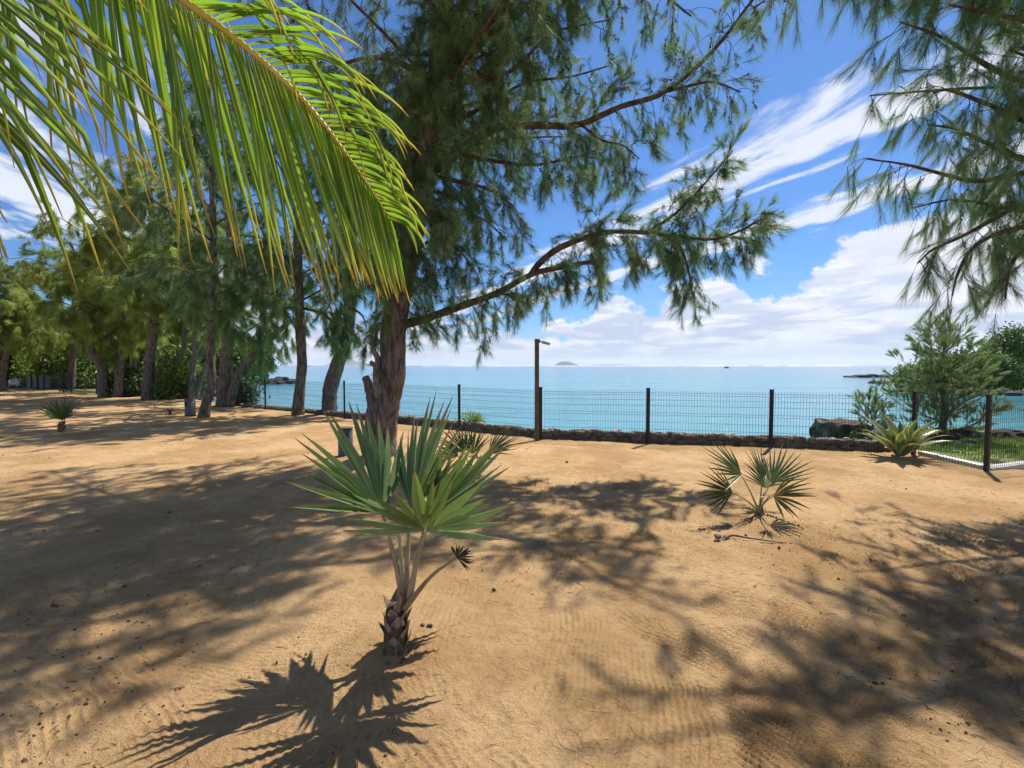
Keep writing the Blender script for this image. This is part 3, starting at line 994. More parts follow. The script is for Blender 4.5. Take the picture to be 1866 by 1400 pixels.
# --- the tree whose branches hang in from the right
TR = Vector((9.9, 6.6, 0))
def open_left(p, rr):  # crown cut back where its shade would cross the sunlit sand
    gx, gy = sun_foot(p)
    ux, uy = p.x / p.y, (p.z - HC) / p.y          # bearing and height as seen from the camera
    if ux < .90 and uy < .80 and rr.random() < .22:
        return True
    if ux < .74 and .45 < uy < .72:
        return True
    if uy < 1.0 and rr.random() < .30:
        return True
    return gx < .75 + .3 * max(0, gy - 2.4) + rr.gauss(0, .15) or rr.random() < .08


T = Tree('casuarina_tree', TR, 'casuarina tree at right edge with long drooping branches hanging into the picture', 'casuarina trees along the shore', 202, SPR_LONG)
T.gap = open_left
tl = T.trunk([TR + Vector((0, 0, -.05)), TR + Vector((-.1, 0, 1.5)), TR + Vector((-.3, -.1, 3.2)), TR + Vector((-.7, -.2, 5.0)), TR + Vector((-1.0, -.3, 7.0)), TR + Vector((-1.2, -.3, 9.2)), TR + Vector((-1.3, -.3, 11.2))], [.36, .28, .24, .20, .15, .09, .03])
for pix, yy, r0, lng, gap in (
        ([(2080, 60), (1960, 110), (1880, 150), (1800, 120), (1720, 70), (1640, 40)], (6.3, 6.0), .06, (.4, .8), .10),
        ([(2090, 330), (1960, 300), (1866, 290), (1800, 262), (1740, 235), (1690, 228)], (6.3, 5.9), .055, (.35, .75), .10),
        ([(2060, 280), (1940, 300), (1850, 318), (1780, 330), (1720, 318), (1650, 300), (1580, 290)], (6.3, 5.8), .05, (.3, .6), .10),
        ([(2080, 310), (1970, 345), (1880, 365), (1810, 400), (1755, 430), (1700, 455), (1672, 480)], (6.2, 5.8), .05, (.3, .65), .10),
        ([(2080, 380), (1960, 400), (1890, 410), (1820, 425), (1770, 455), (1745, 500), (1735, 540)], (6.1, 5.7), .045, (.25, .5), .11),
        ([(2060, 420), (1960, 430), (1895, 440), (1850, 470), (1836, 510), (1832, 545)], (6.1, 5.7), .04, (.2, .45), .12),
        ([(2060, 220), (1950, 230), (1880, 225), (1800, 190), (1730, 165), (1700, 170)], (6.2, 5.7), .05, (.35, .8), .09),
        ([(2080, 120), (1960, 60), (1870, 40), (1790, 20), (1730, 10)], (6.3, 5.6), .05, (.4, .9), .09),
        ([(2060, 350), (1950, 370), (1870, 385), (1800, 372), (1730, 365), (1660, 380)], (6.3, 6.1), .04, (.25, .5), .12),
        ([(2100, -60), (1950, -90), (1800, -80), (1650, -60), (1520, -50), (1430, -25), (1375, 15)], (6.3, 5.2), .03, (.25, .5), .09),
        ([(2100, 200), (1980, 190), (1900, 120), (1840, 90)], (6.4, 5.3), .05, (.5, .9), .09),
        ([(2100, 250), (1990, 270), (1930, 260), (1870, 240)], (6.4, 5.3), .05, (.4, .9), .09)):
    ln = T.limb(P(pix, yy), r0, .009)
    T.dress(ln, .25, gap * 1.15, lng, (0.4, 1.2), 0.08, 0.9, -0.05, 0.8, 0.45, 0.006, 0.60, 0.6, 0.25)
for i in range(18):
    t = 0.55 + 0.43 * i / 17
    p = tl[int(t * (len(tl) - 1))]
    a = i * 2.4 + 1.9
    ln = (4.4 - 3.4 * (t - .55)) * T.rr.uniform(.8, 1.2)
    e = Vector((math.cos(a) - .40, math.sin(a) - .45, 0.28)) * ln
    line = T.limb([p, p + e * .3 + Vector((0, 0, .1)), p + e * .65 + Vector((0, 0, .1)), p + e], 0.06 * (1.25 - t), 0.012, 4, 5)
    T.dress(line, 0.15, 0.2, (.5, 1.1), (0.4, 1.2), 0.14, 1.0, 0.05, 1.0, 0.6, 0.009, 0.75, 0.5, 0.3)
for tgt in ((4.3, 5.9, 7.3), (5.3, 5.7, 7.0), (4.9, 6.4, 8.2), (5.9, 5.3, 6.6), (5.2, 4.9, 7.6)):
    p = tl[int(.62 * (len(tl) - 1))]
    e = Vector(tgt) - p
    line = T.limb([p, p + e * .35 + Vector((0, 0, .25)), p + e * .7 + Vector((0, .15, .2)), p + e], .045, .010, 4, 5)
    T.dress(line, .3, .15, (.5, 1.0), (.4, 1.3), .11, 1.0, .05, 1.0, .45, .007, .8, .6, .2)
N_RIGHT = T.finish()

# --- the row towards the left: (label, base pixel, trunk pixels, depth, radii, crown R, first limb, limbs, limb list)
def row_tree(label, base, pix, rad, R, t0, nl, srcs, seed, topz, k=1.0, extra=(), tuft=.60, gap=.25, sp=.17, up_shift=(0, 0), aim=None, bark=None, fan=()):
    b = gnd(*base)
    T = Tree('casuarina_tree', b, label, 'casuarina trees along the shore', seed, srcs, bark)
    pts = [Vector((b.x, b.y, -0.06))] + [at(x, y, b.y) for x, y in pix]
    last = pts[-1]
    pts += [last.lerp(Vector((last.x + up_shift[0], last.y + up_shift[1], topz)), f) for f in (0.33, 0.66, 1.0)]
    T.trunk(pts, rad, 12, 4, 0.07)
    for e in extra:                                  # further stems from the same foot
        c = catmull(P(e[0], b.y + e[2]), 4)
        m_ = MB()
        m_.tube(c, lerp_list(e[1], len(c)), 10, True, 0, .07, seed)
        m_.build('stem', T.bark, T.root, True)
        if e[3]:
            T.dress(c, .45, .12, (.5, 1.0), (.4, 1.2), sp, k, .1, 1, .6, .01, tuft, .5, .2)
    for pl, yy in fan:
        ln = T.limb(P(pl, yy), .05, .012)
        T.dress(ln, .1, gap * .8, (.5, 1.1), (.4, 1.3), sp, k, .05, 1, .6, .01, tuft, .5, .2)
    T.auto(R, t0, nl, k=k, gap=gap, sp=sp, tuft=tuft, length=(.6, 1.3), aim=aim)
    return T.finish()


NL = []
NL.append(row_tree('casuarina with slim straight trunk close to fence, first left of the leaning trunk', (543, 756), [(545, 720), (550, 670), (548, 610), (545, 550), (543, 480)],
                   [.21, .17, .155, .155, .15, .14, .12, .08, .03], 2.9, .50, 15, SPR_FAR, 301, 11.5, fan=([((545, 560), (580, 570), (615, 590), (640, 605)), (15, 14.6)], [((545, 560), (510, 565), (485, 590)), (15, 14.6)])))
NL.append(row_tree('casuarina with curved trunk leaning right between the slim trunk and largest tree', (601, 754), [(600, 725), (604, 700), (617, 660), (631, 620), (637, 570), (640, 510), (642, 440)],
                   [.27, .24, .24, .22, .21, .20, .19, .16, .12, .08, .03], 2.7, .55, 13, SPR_FAR, 302, 11.0, fan=([((638, 560), (660, 575), (668, 600)), (15, 14.8)], [((640, 520), (610, 540), (590, 575)), (15, 14.5)])))
NL.append(row_tree('stout casuarina forked low with one stem leaning right over the water', (408, 741), [(409, 715), (411, 680), (414, 640), (418, 580), (422, 500)],
                   [.30, .25, .235, .22, .20, .18, .14, .09, .03], 3.7, .42, 18, SPR_FAR, 303, 12.0, extra=[([(418, 740), (424, 715), (434, 685), (455, 655), (475, 635), (500, 610), (530, 585)], [.2, .17, .16, .17, .16, .14, .06], -.15, 1)]))
NL.append(row_tree('slender casuarina with kinked foot standing beside the left grey bollard', (371, 761), [(375, 738), (383, 715), (386, 690), (384, 650), (385, 600), (388, 540), (390, 470)],
                   [.18, .14, .13, .13, .12, .12, .11, .10, .08, .06, .03], 3.0, .50, 16, SPR_FAR, 304, 11.3))
NL.append(row_tree('thick dark casuarina trunk far left beyond the bare stems by the fence', (269, 728), [(270, 700), (273, 660), (278, 610), (281, 560)],
                   [.28, .23, .21, .20, .18, .15, .10, .03], 4.2, .48, 17, SPR_FAR2, 305, 11.8))
NL.append(row_tree('casuarina with pale leaning stems behind the thick dark trunk at left', (297, 727), [(303, 705), (311, 680), (322, 655), (336, 625)],
                   [.17, .14, .13, .12, .10, .09, .06, .03], 3.2, .60, 10, SPR_FAR2, 306, 9.5, extra=[([(282, 727), (286, 700), (292, 675), (305, 645)], [.16, .14, .12, .07], -.2, 0)]))
NL.append(row_tree('casuarina with thin double stem rising behind the left grey bollard', (350, 729), [(350, 700), (353, 660), (358, 600)],
                   [.14, .12, .11, .10, .09, .06, .03], 3.0, .58, 10, SPR_FAR2, 307, 9.6, extra=[([(355, 728), (362, 700), (372, 675), (384, 650)], [.16, .13, .11, .05], .2, 0)]))
NL.append(row_tree('grey forked casuarina trunk at far left beside the fence posts', (216, 724), [(217, 700), (218, 670), (221, 640), (228, 612)],
                   [.23, .20, .19, .17, .14, .10, .07, .03], 3.7, .52, 13, SPR_FAR2, 308, 9.6, extra=[([(218, 645), (206, 625), (198, 600), (196, 570)], [.16, .14, .1, .05], 0, 1)]))
NL.append(row_tree('casuarina with bent brown trunk leaning left above the far fence posts', (190, 724), [(188, 700), (187, 672), (176, 652), (164, 635), (160, 600)],
                   [.27, .23, .22, .20, .16, .11, .07, .03], 3.9, .50, 13, SPR_FAR2, 309, 8.9))
NL.append(row_tree('broad bushy casuarina at left edge with low drooping crown', (4, 712), [(4, 690), (8, 660), (16, 620)],
                   [.22, .2, .18, .14, .1, .07, .03], 4.6, .42, 16, SPR_FAR2, 310, 8.8, up_shift=(-1, 0)))
NL.append(row_tree('casuarina at the very left edge in front of the dark hut', (-75, 715), [(-70, 690), (-60, 650), (-50, 600)],
                   [.22, .2, .18, .14, .1, .07, .03], 4.4, .42, 16, SPR_FAR2, 311, 8.6))
NL.append(row_tree('casuarina deep in the grove seen between the two pale forked trunks', (240, 712), [(242, 690), (243, 660), (244, 620)],
                   [.22, .2, .18, .14, .1, .07, .03], 4.6, .42, 16, SPR_FAR2, 312, 9.6))
NL.append(row_tree('casuarina furthest back in the grove behind the bent brown trunk', (130, 708), [(131, 690), (133, 660), (136, 620)],
                   [.22, .2, .18, .14, .1, .07, .03], 5.0, .42, 16, SPR_FAR2, 313, 9.5))
print('sprays', N_MAIN, N_RIGHT, NL)


# --- young casuarinas on the right shore
def sapling(label, base, h, R, seed, n):
    T = Tree('young_casuarina', base, label, 'young casuarinas on the right shore', seed, SPR_YOUNG)
    T.trunk([base + Vector((0, 0, -.1)), base + Vector((.03, 0, h * .3)), base + Vector((-.02, .02, h * .65)), base + Vector((0, 0, h))], [h * .03, h * .022, h * .012, .004], 8, 4, .05)
    rr = T.rr
    for i in range(n):
        t = 0.06 + 0.9 * i / n
        a = i * 2.4 + rr.uniform(-.3, .3)
        p = T.axis[int(t * (len(T.axis) - 1))]
        ln = R * (1 - t) ** 0.75 * rr.uniform(.7, 1.2) + .12
        e = Vector((math.cos(a), math.sin(a), 0.35 + .5 * t)).normalized() * ln
        line = T.limb([p, p + e * .5 + Vector((0, 0, -.03 * ln)), p + e + Vector((0, 0, .12 * ln))], .012 * h / 2, .003, 4, 4)
        T.dress(line, .12, .10, (.18, .42), (-.6, -.1), .085, .75, .5, .7, -.25, .005, .5, .3, .3)
    return T.finish()


def shore(x, y, z):
    return gnd(x, y, z)


SB = shore(1716, 797, -0.12)
sapling('young bushy casuarina tree on the shore beyond the right fence corner', SB, 2.8, 1.3, 401, 44)
sapling('small casuarina sapling left of the bushy young tree, behind the striped agave', shore(1588, 792, -0.12), .85, .26, 402, 18)

# ------------------------------------------------------------------ coconut palm, fronds hanging in from the upper left
def leaflet_mesh(base, d0, length, width, droop, up, seed, curl=0.0, kink=None):
    rr = random.Random(seed)
    mb = MB()
    n = 12
    p = Vector(base)
    d = d0.normalized()
    side = d.cross(up).normalized()
    rows = []
    st = length / n
    wave = rr.uniform(-.05, .05)
    for i in range(n + 1):
        t = i / n
        wd = width * (0.35 + 0.65 * min(1, t / .12)) * (1 - max(0, t - .45) / .55) ** 0.85 * 0.5 + 0.0012
        side = (side - d * side.dot(d)).normalized()
        nrm = side.cross(d).normalized()
        rows.append((p.copy(), side.copy(), nrm.copy(), wd, t))
        g = droop * (0.25 + 1.9 * t * t) / n
        if kink and abs(t - kink) < 0.5 / n:
            g += 1.2
        d = (d + Vector((0, 0, -1)) * g + side * (wave / n + curl * t * t / n)).normalized()
        p = p + d * st
    vs, at_, fs, mi = [], [], [], []
    for (p, s, nn, wd, t) in rows:
        rib = min(0.0022, wd * .4)
        up_ = nn * wd * 0.6
        for off in (-wd, -rib, rib, wd):
            vs.append(p + s * off + (up_ if abs(off) == wd else Vector((0, 0, 0))))
            at_.append(t)
    for i in range(n):
        for j in range(3):
            fs.append((i * 4 + j, i * 4 + j + 1, i * 4 + j + 5, i * 4 + j + 4))
            mi.append(1 if j == 1 else 0)
    mb.v, mb.f, mb.mi, mb.a = vs, fs, mi, at_
    return mb.mesh('leaflet', [M_coco, M_cocorib], True, 't')


def frond(parent, pix, depth, length, spacing, seed, label, face, lower=0.9, upper=0.9, skip=0.0, mixv=.7, dro=(0.35, 1.9)):
    rr = random.Random(seed)
    c = catmull(P(pix, depth), 10)
    mb = MB()
    mb.tube(c, lerp_list([.022, .018, .012, .007, .002], len(c)), 8, True, 0, .03, 1)
    fr = mb.build('frond', M_rachis, parent, True)
    fr['label'] = label
    tot = sum((c[i + 1] - c[i]).length for i in range(len(c) - 1))
    run, nxt, k = 0.0, 0.10, 0
    for i in range(len(c) - 1):
        seg = c[i + 1] - c[i]
        L = seg.length
        T_ = seg.normalized()
        while nxt < run + L:
            s = nxt / tot
            p = c[i].lerp(c[i + 1], (nxt - run) / L)
            S = T_.cross(face).normalized()
            for side in (1, -1):
                if rr.random() < skip:
                    continue
                ln = length * (0.55 + 0.45 * math.sin(math.pi * min(1, .12 + .80 * s))) * (1 - .48 * max(0, s - .70) / .30) * rr.uniform(.88, 1.08)
                f = (mixv + .35 * s + 1.3 * max(0, s - .6) / .4) if side > 0 else (mixv + .25)
                d0 = T_ * f + S * side * 0.85 + face * (rr.uniform(-.10, .22) if side > 0 else rr.uniform(.1, .7)) + Vector((rr.gauss(0, .05), rr.gauss(0, .05), rr.gauss(0, .05)))
                dr = (dro[0] if side > 0 else dro[1]) * rr.uniform(.7, 1.4)
                kink = rr.uniform(.35, .75) if rr.random() < (.35 if side < 0 else .10) else None
                me = leaflet_mesh(p, d0, ln * (lower if side > 0 else upper), rr.uniform(.017, .025), dr, face, seed * 1000 + k, rr.uniform(-.7, .25), kink)
                link('leaflet', me, fr)
                k += 1
            nxt += spacing * rr.uniform(.85, 1.15)
        run += L
    return fr


CP = Vector((-4.3, 0.9, 0))
palm = empty('coconut_palm', CP, 'coconut palm whose long green fronds hang across the upper left', 'palm')
mb = MB()
tr = catmull([CP + Vector((0, 0, -.05)), CP + Vector((-.05, 0, 1.2)), CP + Vector((.1, .1, 2.8)), CP + Vector((.45, .3, 4.6))], 6)
mb.tube(tr, lerp_list([.20, .15, .14, .13], len(tr)), 14, True, 0, .04, 5)
mb.build('trunk', M_cocotrunk, palm, True)
FACE = Vector((0.10, -0.97, 0.15)).normalized()
crown_p = tr[-1]


def petiole(pix0, depth0):
    e = at(pix0[0], pix0[1], depth0)
    m_ = MB()
    c_ = catmull([crown_p + Vector((0, 0, -.1)), crown_p.lerp(e, .5) + Vector((0, 0, .12)), e], 5)
    m_.tube(c_, lerp_list([.06, .035, .022], len(c_)), 8, True)
    m_.build('petiole', M_rachis, palm, True)


petiole((-330, -500), 1.75)
frond(palm, [(-330, -500), (-60, -280), (150, -135), (330, -2), (430, 72), (520, 150), (575, 208), (625, 272), (672, 340), (712, 402)], (1.75, 2.15), 1.12, .025, 61, 'large green frond with yellow midrib nearest the camera', FACE, 1.0, .58)
petiole((-330, -470), 1.45)
frond(palm, [(-330, -470), (-230, -300), (-165, -130), (-120, 40), (-95, 190), (-85, 300)], (1.45, 1.6), 1.12, .027, 62, 'frond hanging outside the left edge with leaflets reaching into the picture', FACE, .5, 1.0, .05, .62, (.5, .55))
petiole((-520, -330), 2.1)
frond(palm, [(-520, -330), (-330, -240), (-150, -190), (20, -150), (160, -110), (280, -40), (360, 60)], (2.1, 2.6), 1.0, .040, 63, 'frond behind the large one with thin pale leaflets', FACE, .95, .8, .1, .55, (.7, 1.8))

# ------------------------------------------------------------------ fan palms
def seg_mesh(n_st, dirv, nrm, length, da, hub, droop, rr, fuse=.5, wmax=1.0, mat=None):
    """one pleated finger of a fan leaf, folded along its middle"""
    mb = MB()
    d = dirv.normalized()
    side = d.cross(nrm).normalized()
    vs, at_ = [], []
    sts = [0.02, 0.18, 0.36, 0.52, 0.68, 0.84, 1.0]
    half = math.tan(da / 2) * wmax
    tw = rr.uniform(-.8, .8)
    bow = rr.uniform(-.05, .05)
    for t in sts:
        r = t * length
        wd = half * r if t <= fuse else half * fuse * length * (1 - (t - fuse) / (1 - fuse)) ** 0.75
        wd = max(wd, 0.0012)
        q = hub + d * r + Vector((0, 0, -1)) * (droop * t * t * length) + nrm * (tw * .06 * length * t * t) + side * (bow * length * t * t)
        fold = nrm * wd * 0.85
        vs += [q - side * wd + fold, q - fold * .15, q + side * wd + fold]
        at_ += [t, t, t]
    fs = []
    for i in range(len(sts) - 1):
        for j in range(2):
            fs.append((i * 3 + j, i * 3 + j + 1, i * 3 + j + 4, i * 3 + j + 3))
    mb.v, mb.f, mb.mi, mb.a = vs, fs, [0] * len(fs), at_
    return mb.mesh('segment', mat, False, 't')


def fan_leaf(parent, foot, hub, A, U, L, n, span, mat, pet_mat, pr_, seed, droop=.06, sag=0.05, fuse=.5, ends=.72, wmax=1.0):
    rr = random.Random(seed)
    A = Vector(A).normalized()
    U = Vector(U)
    U = (U - A * U.dot(A)).normalized()
    N = U.cross(A).normalized()
    mb = MB()
    mid = foot.lerp(hub, .5) + Vector((0, 0, sag))
    c = catmull([foot, mid, hub], 6)
    rad = lerp_list([pr_ * 1.9, pr_ * 1.05, pr_ * .7], len(c))
    mb.tube(c, rad, 7, True)
    lf = mb.build('leaf', pet_mat, parent, True)
    da = 2 * span / n
    for i in range(n):
        ph = -span + da * (i + .5 + rr.uniform(-.22, .22))
        d = A * math.cos(ph) + U * math.sin(ph)
        ln = L * (ends + (1 - ends) * math.cos(ph / span * math.pi / 2)) * rr.uniform(.86, 1.07)
        link('segment', seg_mesh(7, d, N, ln, da, hub, droop * rr.uniform(.4, 1.7), rr, fuse * rr.uniform(.85, 1.1), wmax, mat), lf)
    return lf


def palm_base(root, P0, r, h, seed, sheaths, rootball=True):
    rr = random.Random(seed)
    mb = MB()
    c = [P0 + Vector((0, 0, z)) for z in (-.06, .02, h * .25, h * .6, h)]
    mb.tube(c, [r * 2.1, r * 1.55, r * 1.0, r * .95, r * .6], 12, True, 0, .14, seed)
    mb.build('trunk', M_root, root, True)
    for i in range(sheaths):                        # old leaf bases wrapped round the stem
        t = i / sheaths
        a = i * 2.4
        z0 = h * (.22 + .75 * t)
        o = Vector((math.cos(a), math.sin(a), 0))
        s_ = Vector((-math.sin(a), math.cos(a), 0))
        rr0 = r * (1.0 - .35 * t)
        wd = r * .85 * rr.uniform(.7, 1.1)
        ln = r * rr.uniform(1.3, 2.2)
        k = rr.uniform(.1, .5)
        m_ = MB()
        vs = []
        for tt, ww, oo in ((0, 1.0, 0.92), (.5, .8, 1.18), (1, .12, 1.2 + k)):
            q = P0 + o * rr0 * oo + Vector((0, 0, z0 + ln * tt * .75))
            vs += [q - s_ * wd * ww * .8 - o * .25 * wd * ww, q, q + s_ * wd * ww * .8 - o * .25 * wd * ww]
        m_.add(vs, [(0, 1, 4, 3), (1, 2, 5, 4), (3, 4, 7, 6), (4, 5, 8, 7)])
        m_.build('leaf_base', M_sheath, root)
    if rootball:
        m_ = MB()
        for i in range(60):                          # clods of earth and fibre round the foot
            a, d_ = rr.uniform(0, 6.28), rr.uniform(.6, 2.4) * r
            q = P0 + Vector((math.cos(a) * d_, math.sin(a) * d_, .05 * math.exp(-(d_ / .3) ** 2) + .012 * rr.random()))
            s_ = rr.uniform(.008, .028) * (1.3 - d_ / (3 * r))
            m_.tube([q + Vector((0, 0, -s_ * .6)), q, q + Vector((rr.gauss(0, .3) * s_, rr.gauss(0, .3) * s_, s_ * .7))], [s_ * 1.2, s_, s_ * .35], 5, True)
        m_.build('root_mound', M_root, root)['kind'] = 'stuff'
        m_ = MB()
        for i in range(26):
            a = rr.uniform(0, 6.28)
            o = Vector((math.cos(a), math.sin(a), 0))
            p = P0 + o * r * .9 + Vector((0, 0, h * rr.uniform(.1, .35)))
            m_.tube([p, p + o * .05 * rr.random() + Vector((0, 0, -.06)), p + o * rr.uniform(.06, .16) + Vector((rr.gauss(0, .02), rr.gauss(0, .02), -h * .4))], [.0035, .003, .001], 4, False)
        q = m_.build('roots', M_sheath, root)
        q['kind'] = 'stuff'


# foreground palm
fp = empty('fan_palm', PALM1, 'large blue-green fan palm in the foreground with thick sheathed base', 'palm', 'young fan palms planted in the sand')
palm_base(fp, PALM1, .068, .30, 71, 20)
D1 = PALM1.y
foot = lambda x, y, dd=0: at(x, y, D1 + dd)
fan_leaf(fp, foot(735, 1095), foot(696, 935, .12), (-.47, .10, .87), (.40, .90, .20), .74, 15, 1.08, M_fan, M_petiole, .011, 1, .03, wmax=1.22)
fan_leaf(fp, foot(738, 1095, .02), foot(750, 930, .15), (.20, .30, .93), (.60, -.78, .0), .70, 16, 1.0, M_fan, M_petiole, .012, 2, .0, wmax=1.22)
fan_leaf(fp, foot(745, 1095), foot(776, 968, -.08), (.34, -.42, .76), (.95, .12, .10), .51, 15, 1.65, M_fan, M_petiole, .012, 3, .08, .04, .5, .85, 1.12)
fan_leaf(fp, foot(745, 1095, .03), foot(782, 940, .16), (.64, .20, .72), (.45, .80, -.35), .68, 14, 1.05, M_fan, M_petiole, .011, 4, .06, wmax=1.22)
fan_leaf(fp, foot(736, 1085, .03), foot(724, 950, .02), (-.60, .35, .35), (.35, .75, -.3), .46, 12, .9, M_fan, M_petiole, .010, 7, .10)
fan_leaf(fp, foot(737, 1110, -.03), foot(832, 1016, -.10), (.75, -.25, .45), (.55, .1, -.85), .105, 14, 1.45, M_deadfan, M_petiole_g, .010, 5, .1, .035, .62, .8)
for pts, r in (([(732, 1090), (722, 1040), (708, 985)], .004), ([(735, 1092), (742, 1040), (760, 992)], .0035)):
    mb = MB()
    c = catmull([q + Vector((0, -.012, 0)) for q in P(pts, D1 - .005)], 5)
    mb.tube(c, lerp_list([r, r, r * .5], len(c)), 5)
    mb.build('red_petiole_margin', M_petiole_red, fp, True)


def auto_palm(root, P0, seed, leaves, mat, r=.05, h=.14, spl=(.45, 1.0)):
    palm_base(root, P0, r, h, seed, 12, False)
    for i, (hx, hy, dd, A, U, L, n, sp, mt) in enumerate(leaves):
        fan_leaf(root, P0 + Vector((random.uniform(-.02, .02), random.uniform(-.02, .02), h * .8)), at(hx, hy, P0.y + dd), A, U, L, n, sp, mt or mat, M_petiole_g, .0065, seed * 10 + i, .05, .02, spl[0], .72, spl[1])


p3 = empty('fan_palm', PALM3, 'spiky green fan palm standing alone on the right-hand sand', 'palm', 'young fan palms planted in the sand')
auto_palm(p3, PALM3, 73, [
    (1351, 866, .05, (-.78, .05, .62), (.45, .75, .5), .52, 13, 1.15, None),
    (1335, 898, -.10, (-.92, -.05, .28), (.25, .45, .85), .43, 13, 1.05, M_fan3),
    (1389, 874, .08, (-.12, .25, .95), (.85, .5, .1), .41, 13, .95, None),
    (1405, 880, .14, (.62, .25, .74), (-.4, .85, .3), .54, 14, 1.0, None),
    (1409, 904, -.12, (.93, -.12, .05), (-.05, -.35, .95), .45, 12, 1.2, M_fan3),
    (1404, 903, -.2, (-.45, -.8, .30), (.8, -.4, .3), .22, 10, 1.0, M_fan3),
    (1375, 935, -.05, (-.85, -.35, .30), (.3, -.5, .8), .22, 8, .7, M_fan3),
    (1395, 890, .25, (.25, .8, .5), (.9, -.2, -.1), .42, 12, 1.1, None)], M_fan2, .045, .10, (.42, .98))
p2 = empty('fan_palm', PALM2, 'fan palm half hidden behind the large foreground palm, close to the fence', 'palm', 'young fan palms planted in the sand')
auto_palm(p2, PALM2, 72, [
    (861, 828, .05, (0.0, .2, .95), (.95, -.25, 0), .47, 16, 1.0, None),
    (890, 828, -.05, (.72, .1, .66), (.45, -.75, -.35), .60, 16, .85, None),
    (846, 825, .1, (-.45, .3, .85), (.8, .45, .3), .48, 16, 1.1, None),
    (835, 832, -.1, (-.85, .2, .35), (.3, .75, .5), .40, 13, 1.0, None),
    (872, 836, -.25, (.3, -.85, .35), (.9, .3, -.2), .30, 12, 1.2, None)], M_fan2, .06, .20)
p4 = empty('fan_palm', PALM4, 'fan palm with brush-like crown alone at far left on the sand', 'palm', 'young fan palms planted in the sand')
auto_palm(p4, PALM4, 74, [
    (114, 763, 0, (-.55, .1, .80), (.6, .7, .3), .72, 14, .9, None),
    (115, 763, .05, (.62, .1, .76), (-.5, .75, .3), .70, 14, .9, None),
    (113, 764, .1, (0, .35, .92), (1, .1, 0), .60, 14, 1.0, None),
    (114, 766, -.15, (-.2, -.55, .80), (.9, -.2, .1), .55, 14, 1.1, None),
    (115, 765, -.1, (.35, -.45, .80), (.8, .3, -.2), .58, 14, .9, None)], M_fan2, .075, .26)

# ------------------------------------------------------------------ striped agave by the fence corner
AG = gnd(1640, 834)
ag = empty('agave', AG, 'yellow striped agave rosette at the foot of the fence corner', 'plant')
ar = random.Random(81)
for i in range(30):
    a = i * 2.4
    el = 1.52 - .95 * (i / 30) + ar.uniform(-.1, .1)
    L = ar.uniform(.62, .92) * (1.05 - .25 * abs(el - .9))
    o = Vector((math.cos(a), math.sin(a), 0))
    sd = Vector((-math.sin(a), math.cos(a), 0))
    vs, att, fs, mi = [], [], [], []
    tw = ar.uniform(-.3, .3)
    for j in range(7):
        t = j / 6
        e = el - .25 * t * t
        q = AG + o * (.05 + L * t * math.cos(e)) + Vector((0, 0, .03 + L * t * math.sin(e)))
        wd = .062 * (.6 + .9 * min(1, t / .4)) * (1 - max(0, t - .4) / .6) ** .8 + .001
        nn = Vector((-o.x * math.sin(e), -o.y * math.sin(e), math.cos(e)))
        s2 = (sd + nn * tw * t).normalized()
        for off, up_ in ((-1, .35), (-.62, .05), (.62, .05), (1, .35)):
            vs.append(q + s2 * wd * off + nn * wd * up_)
            att.append(t)
    for j in range(6):
        for k in range(3):
            fs.append((j * 4 + k, j * 4 + k + 1, j * 4 + k + 5, j * 4 + k + 4))
            mi.append(0 if k == 1 else 1)
    mb = MB()
    mb.v, mb.f, mb.mi, mb.a = vs, fs, mi, att
    mb.build('leaf', [M_agave, M_agave_y], ag, True, 't')

# ------------------------------------------------------------------ rocks
def rock_mesh(name, seed, mat, sub=2, rough=.28, flat=1.0):
    import bmesh
    rr = random.Random(seed)
    bm = bmesh.new()
    bmesh.ops.create_icosphere(bm, subdivisions=sub, radius=.5)
    cuts = [(Vector((rr.gauss(0, 1), rr.gauss(0, 1), rr.gauss(0, 1))).normalized(), rr.uniform(.28, .44)) for _ in range(9)]
    for v in bm.verts:
        for n, d in cuts:
            k = v.co.dot(n) - d
            if k > 0:
                v.co -= n * k * .9
        v.co *= 1 + rr.uniform(-rough, rough) * .22
        v.co.z *= flat
    me = bpy.data.meshes.new(name)
    bm.to_mesh(me)
    bm.free()
    me.materials.append(mat)
    return me


ROCK_B = [rock_mesh('rock', i, M_basalt, 2, .3, .8) for i in range(6)]
ROCK_W = [rock_mesh('stone', 20 + i, M_stone, 2, .25, 1.0) for i in range(7)]
ROCK_R = [rock_mesh('rubble', 40 + i, M_rubble, 1, .3, .8) for i in range(5)]


def place(name, me, loc, scale, rz, parent=None, tilt=0.0):
    o = bpy.data.objects.new(name, me)
    COL.objects.link(o)
    o.location = Vector(loc) - (parent.location if parent else Vector((0, 0, 0)))
    o.scale = scale
    o.rotation_euler = (tilt, tilt * .6, rz)
    if parent:
        o.parent = parent
    return o


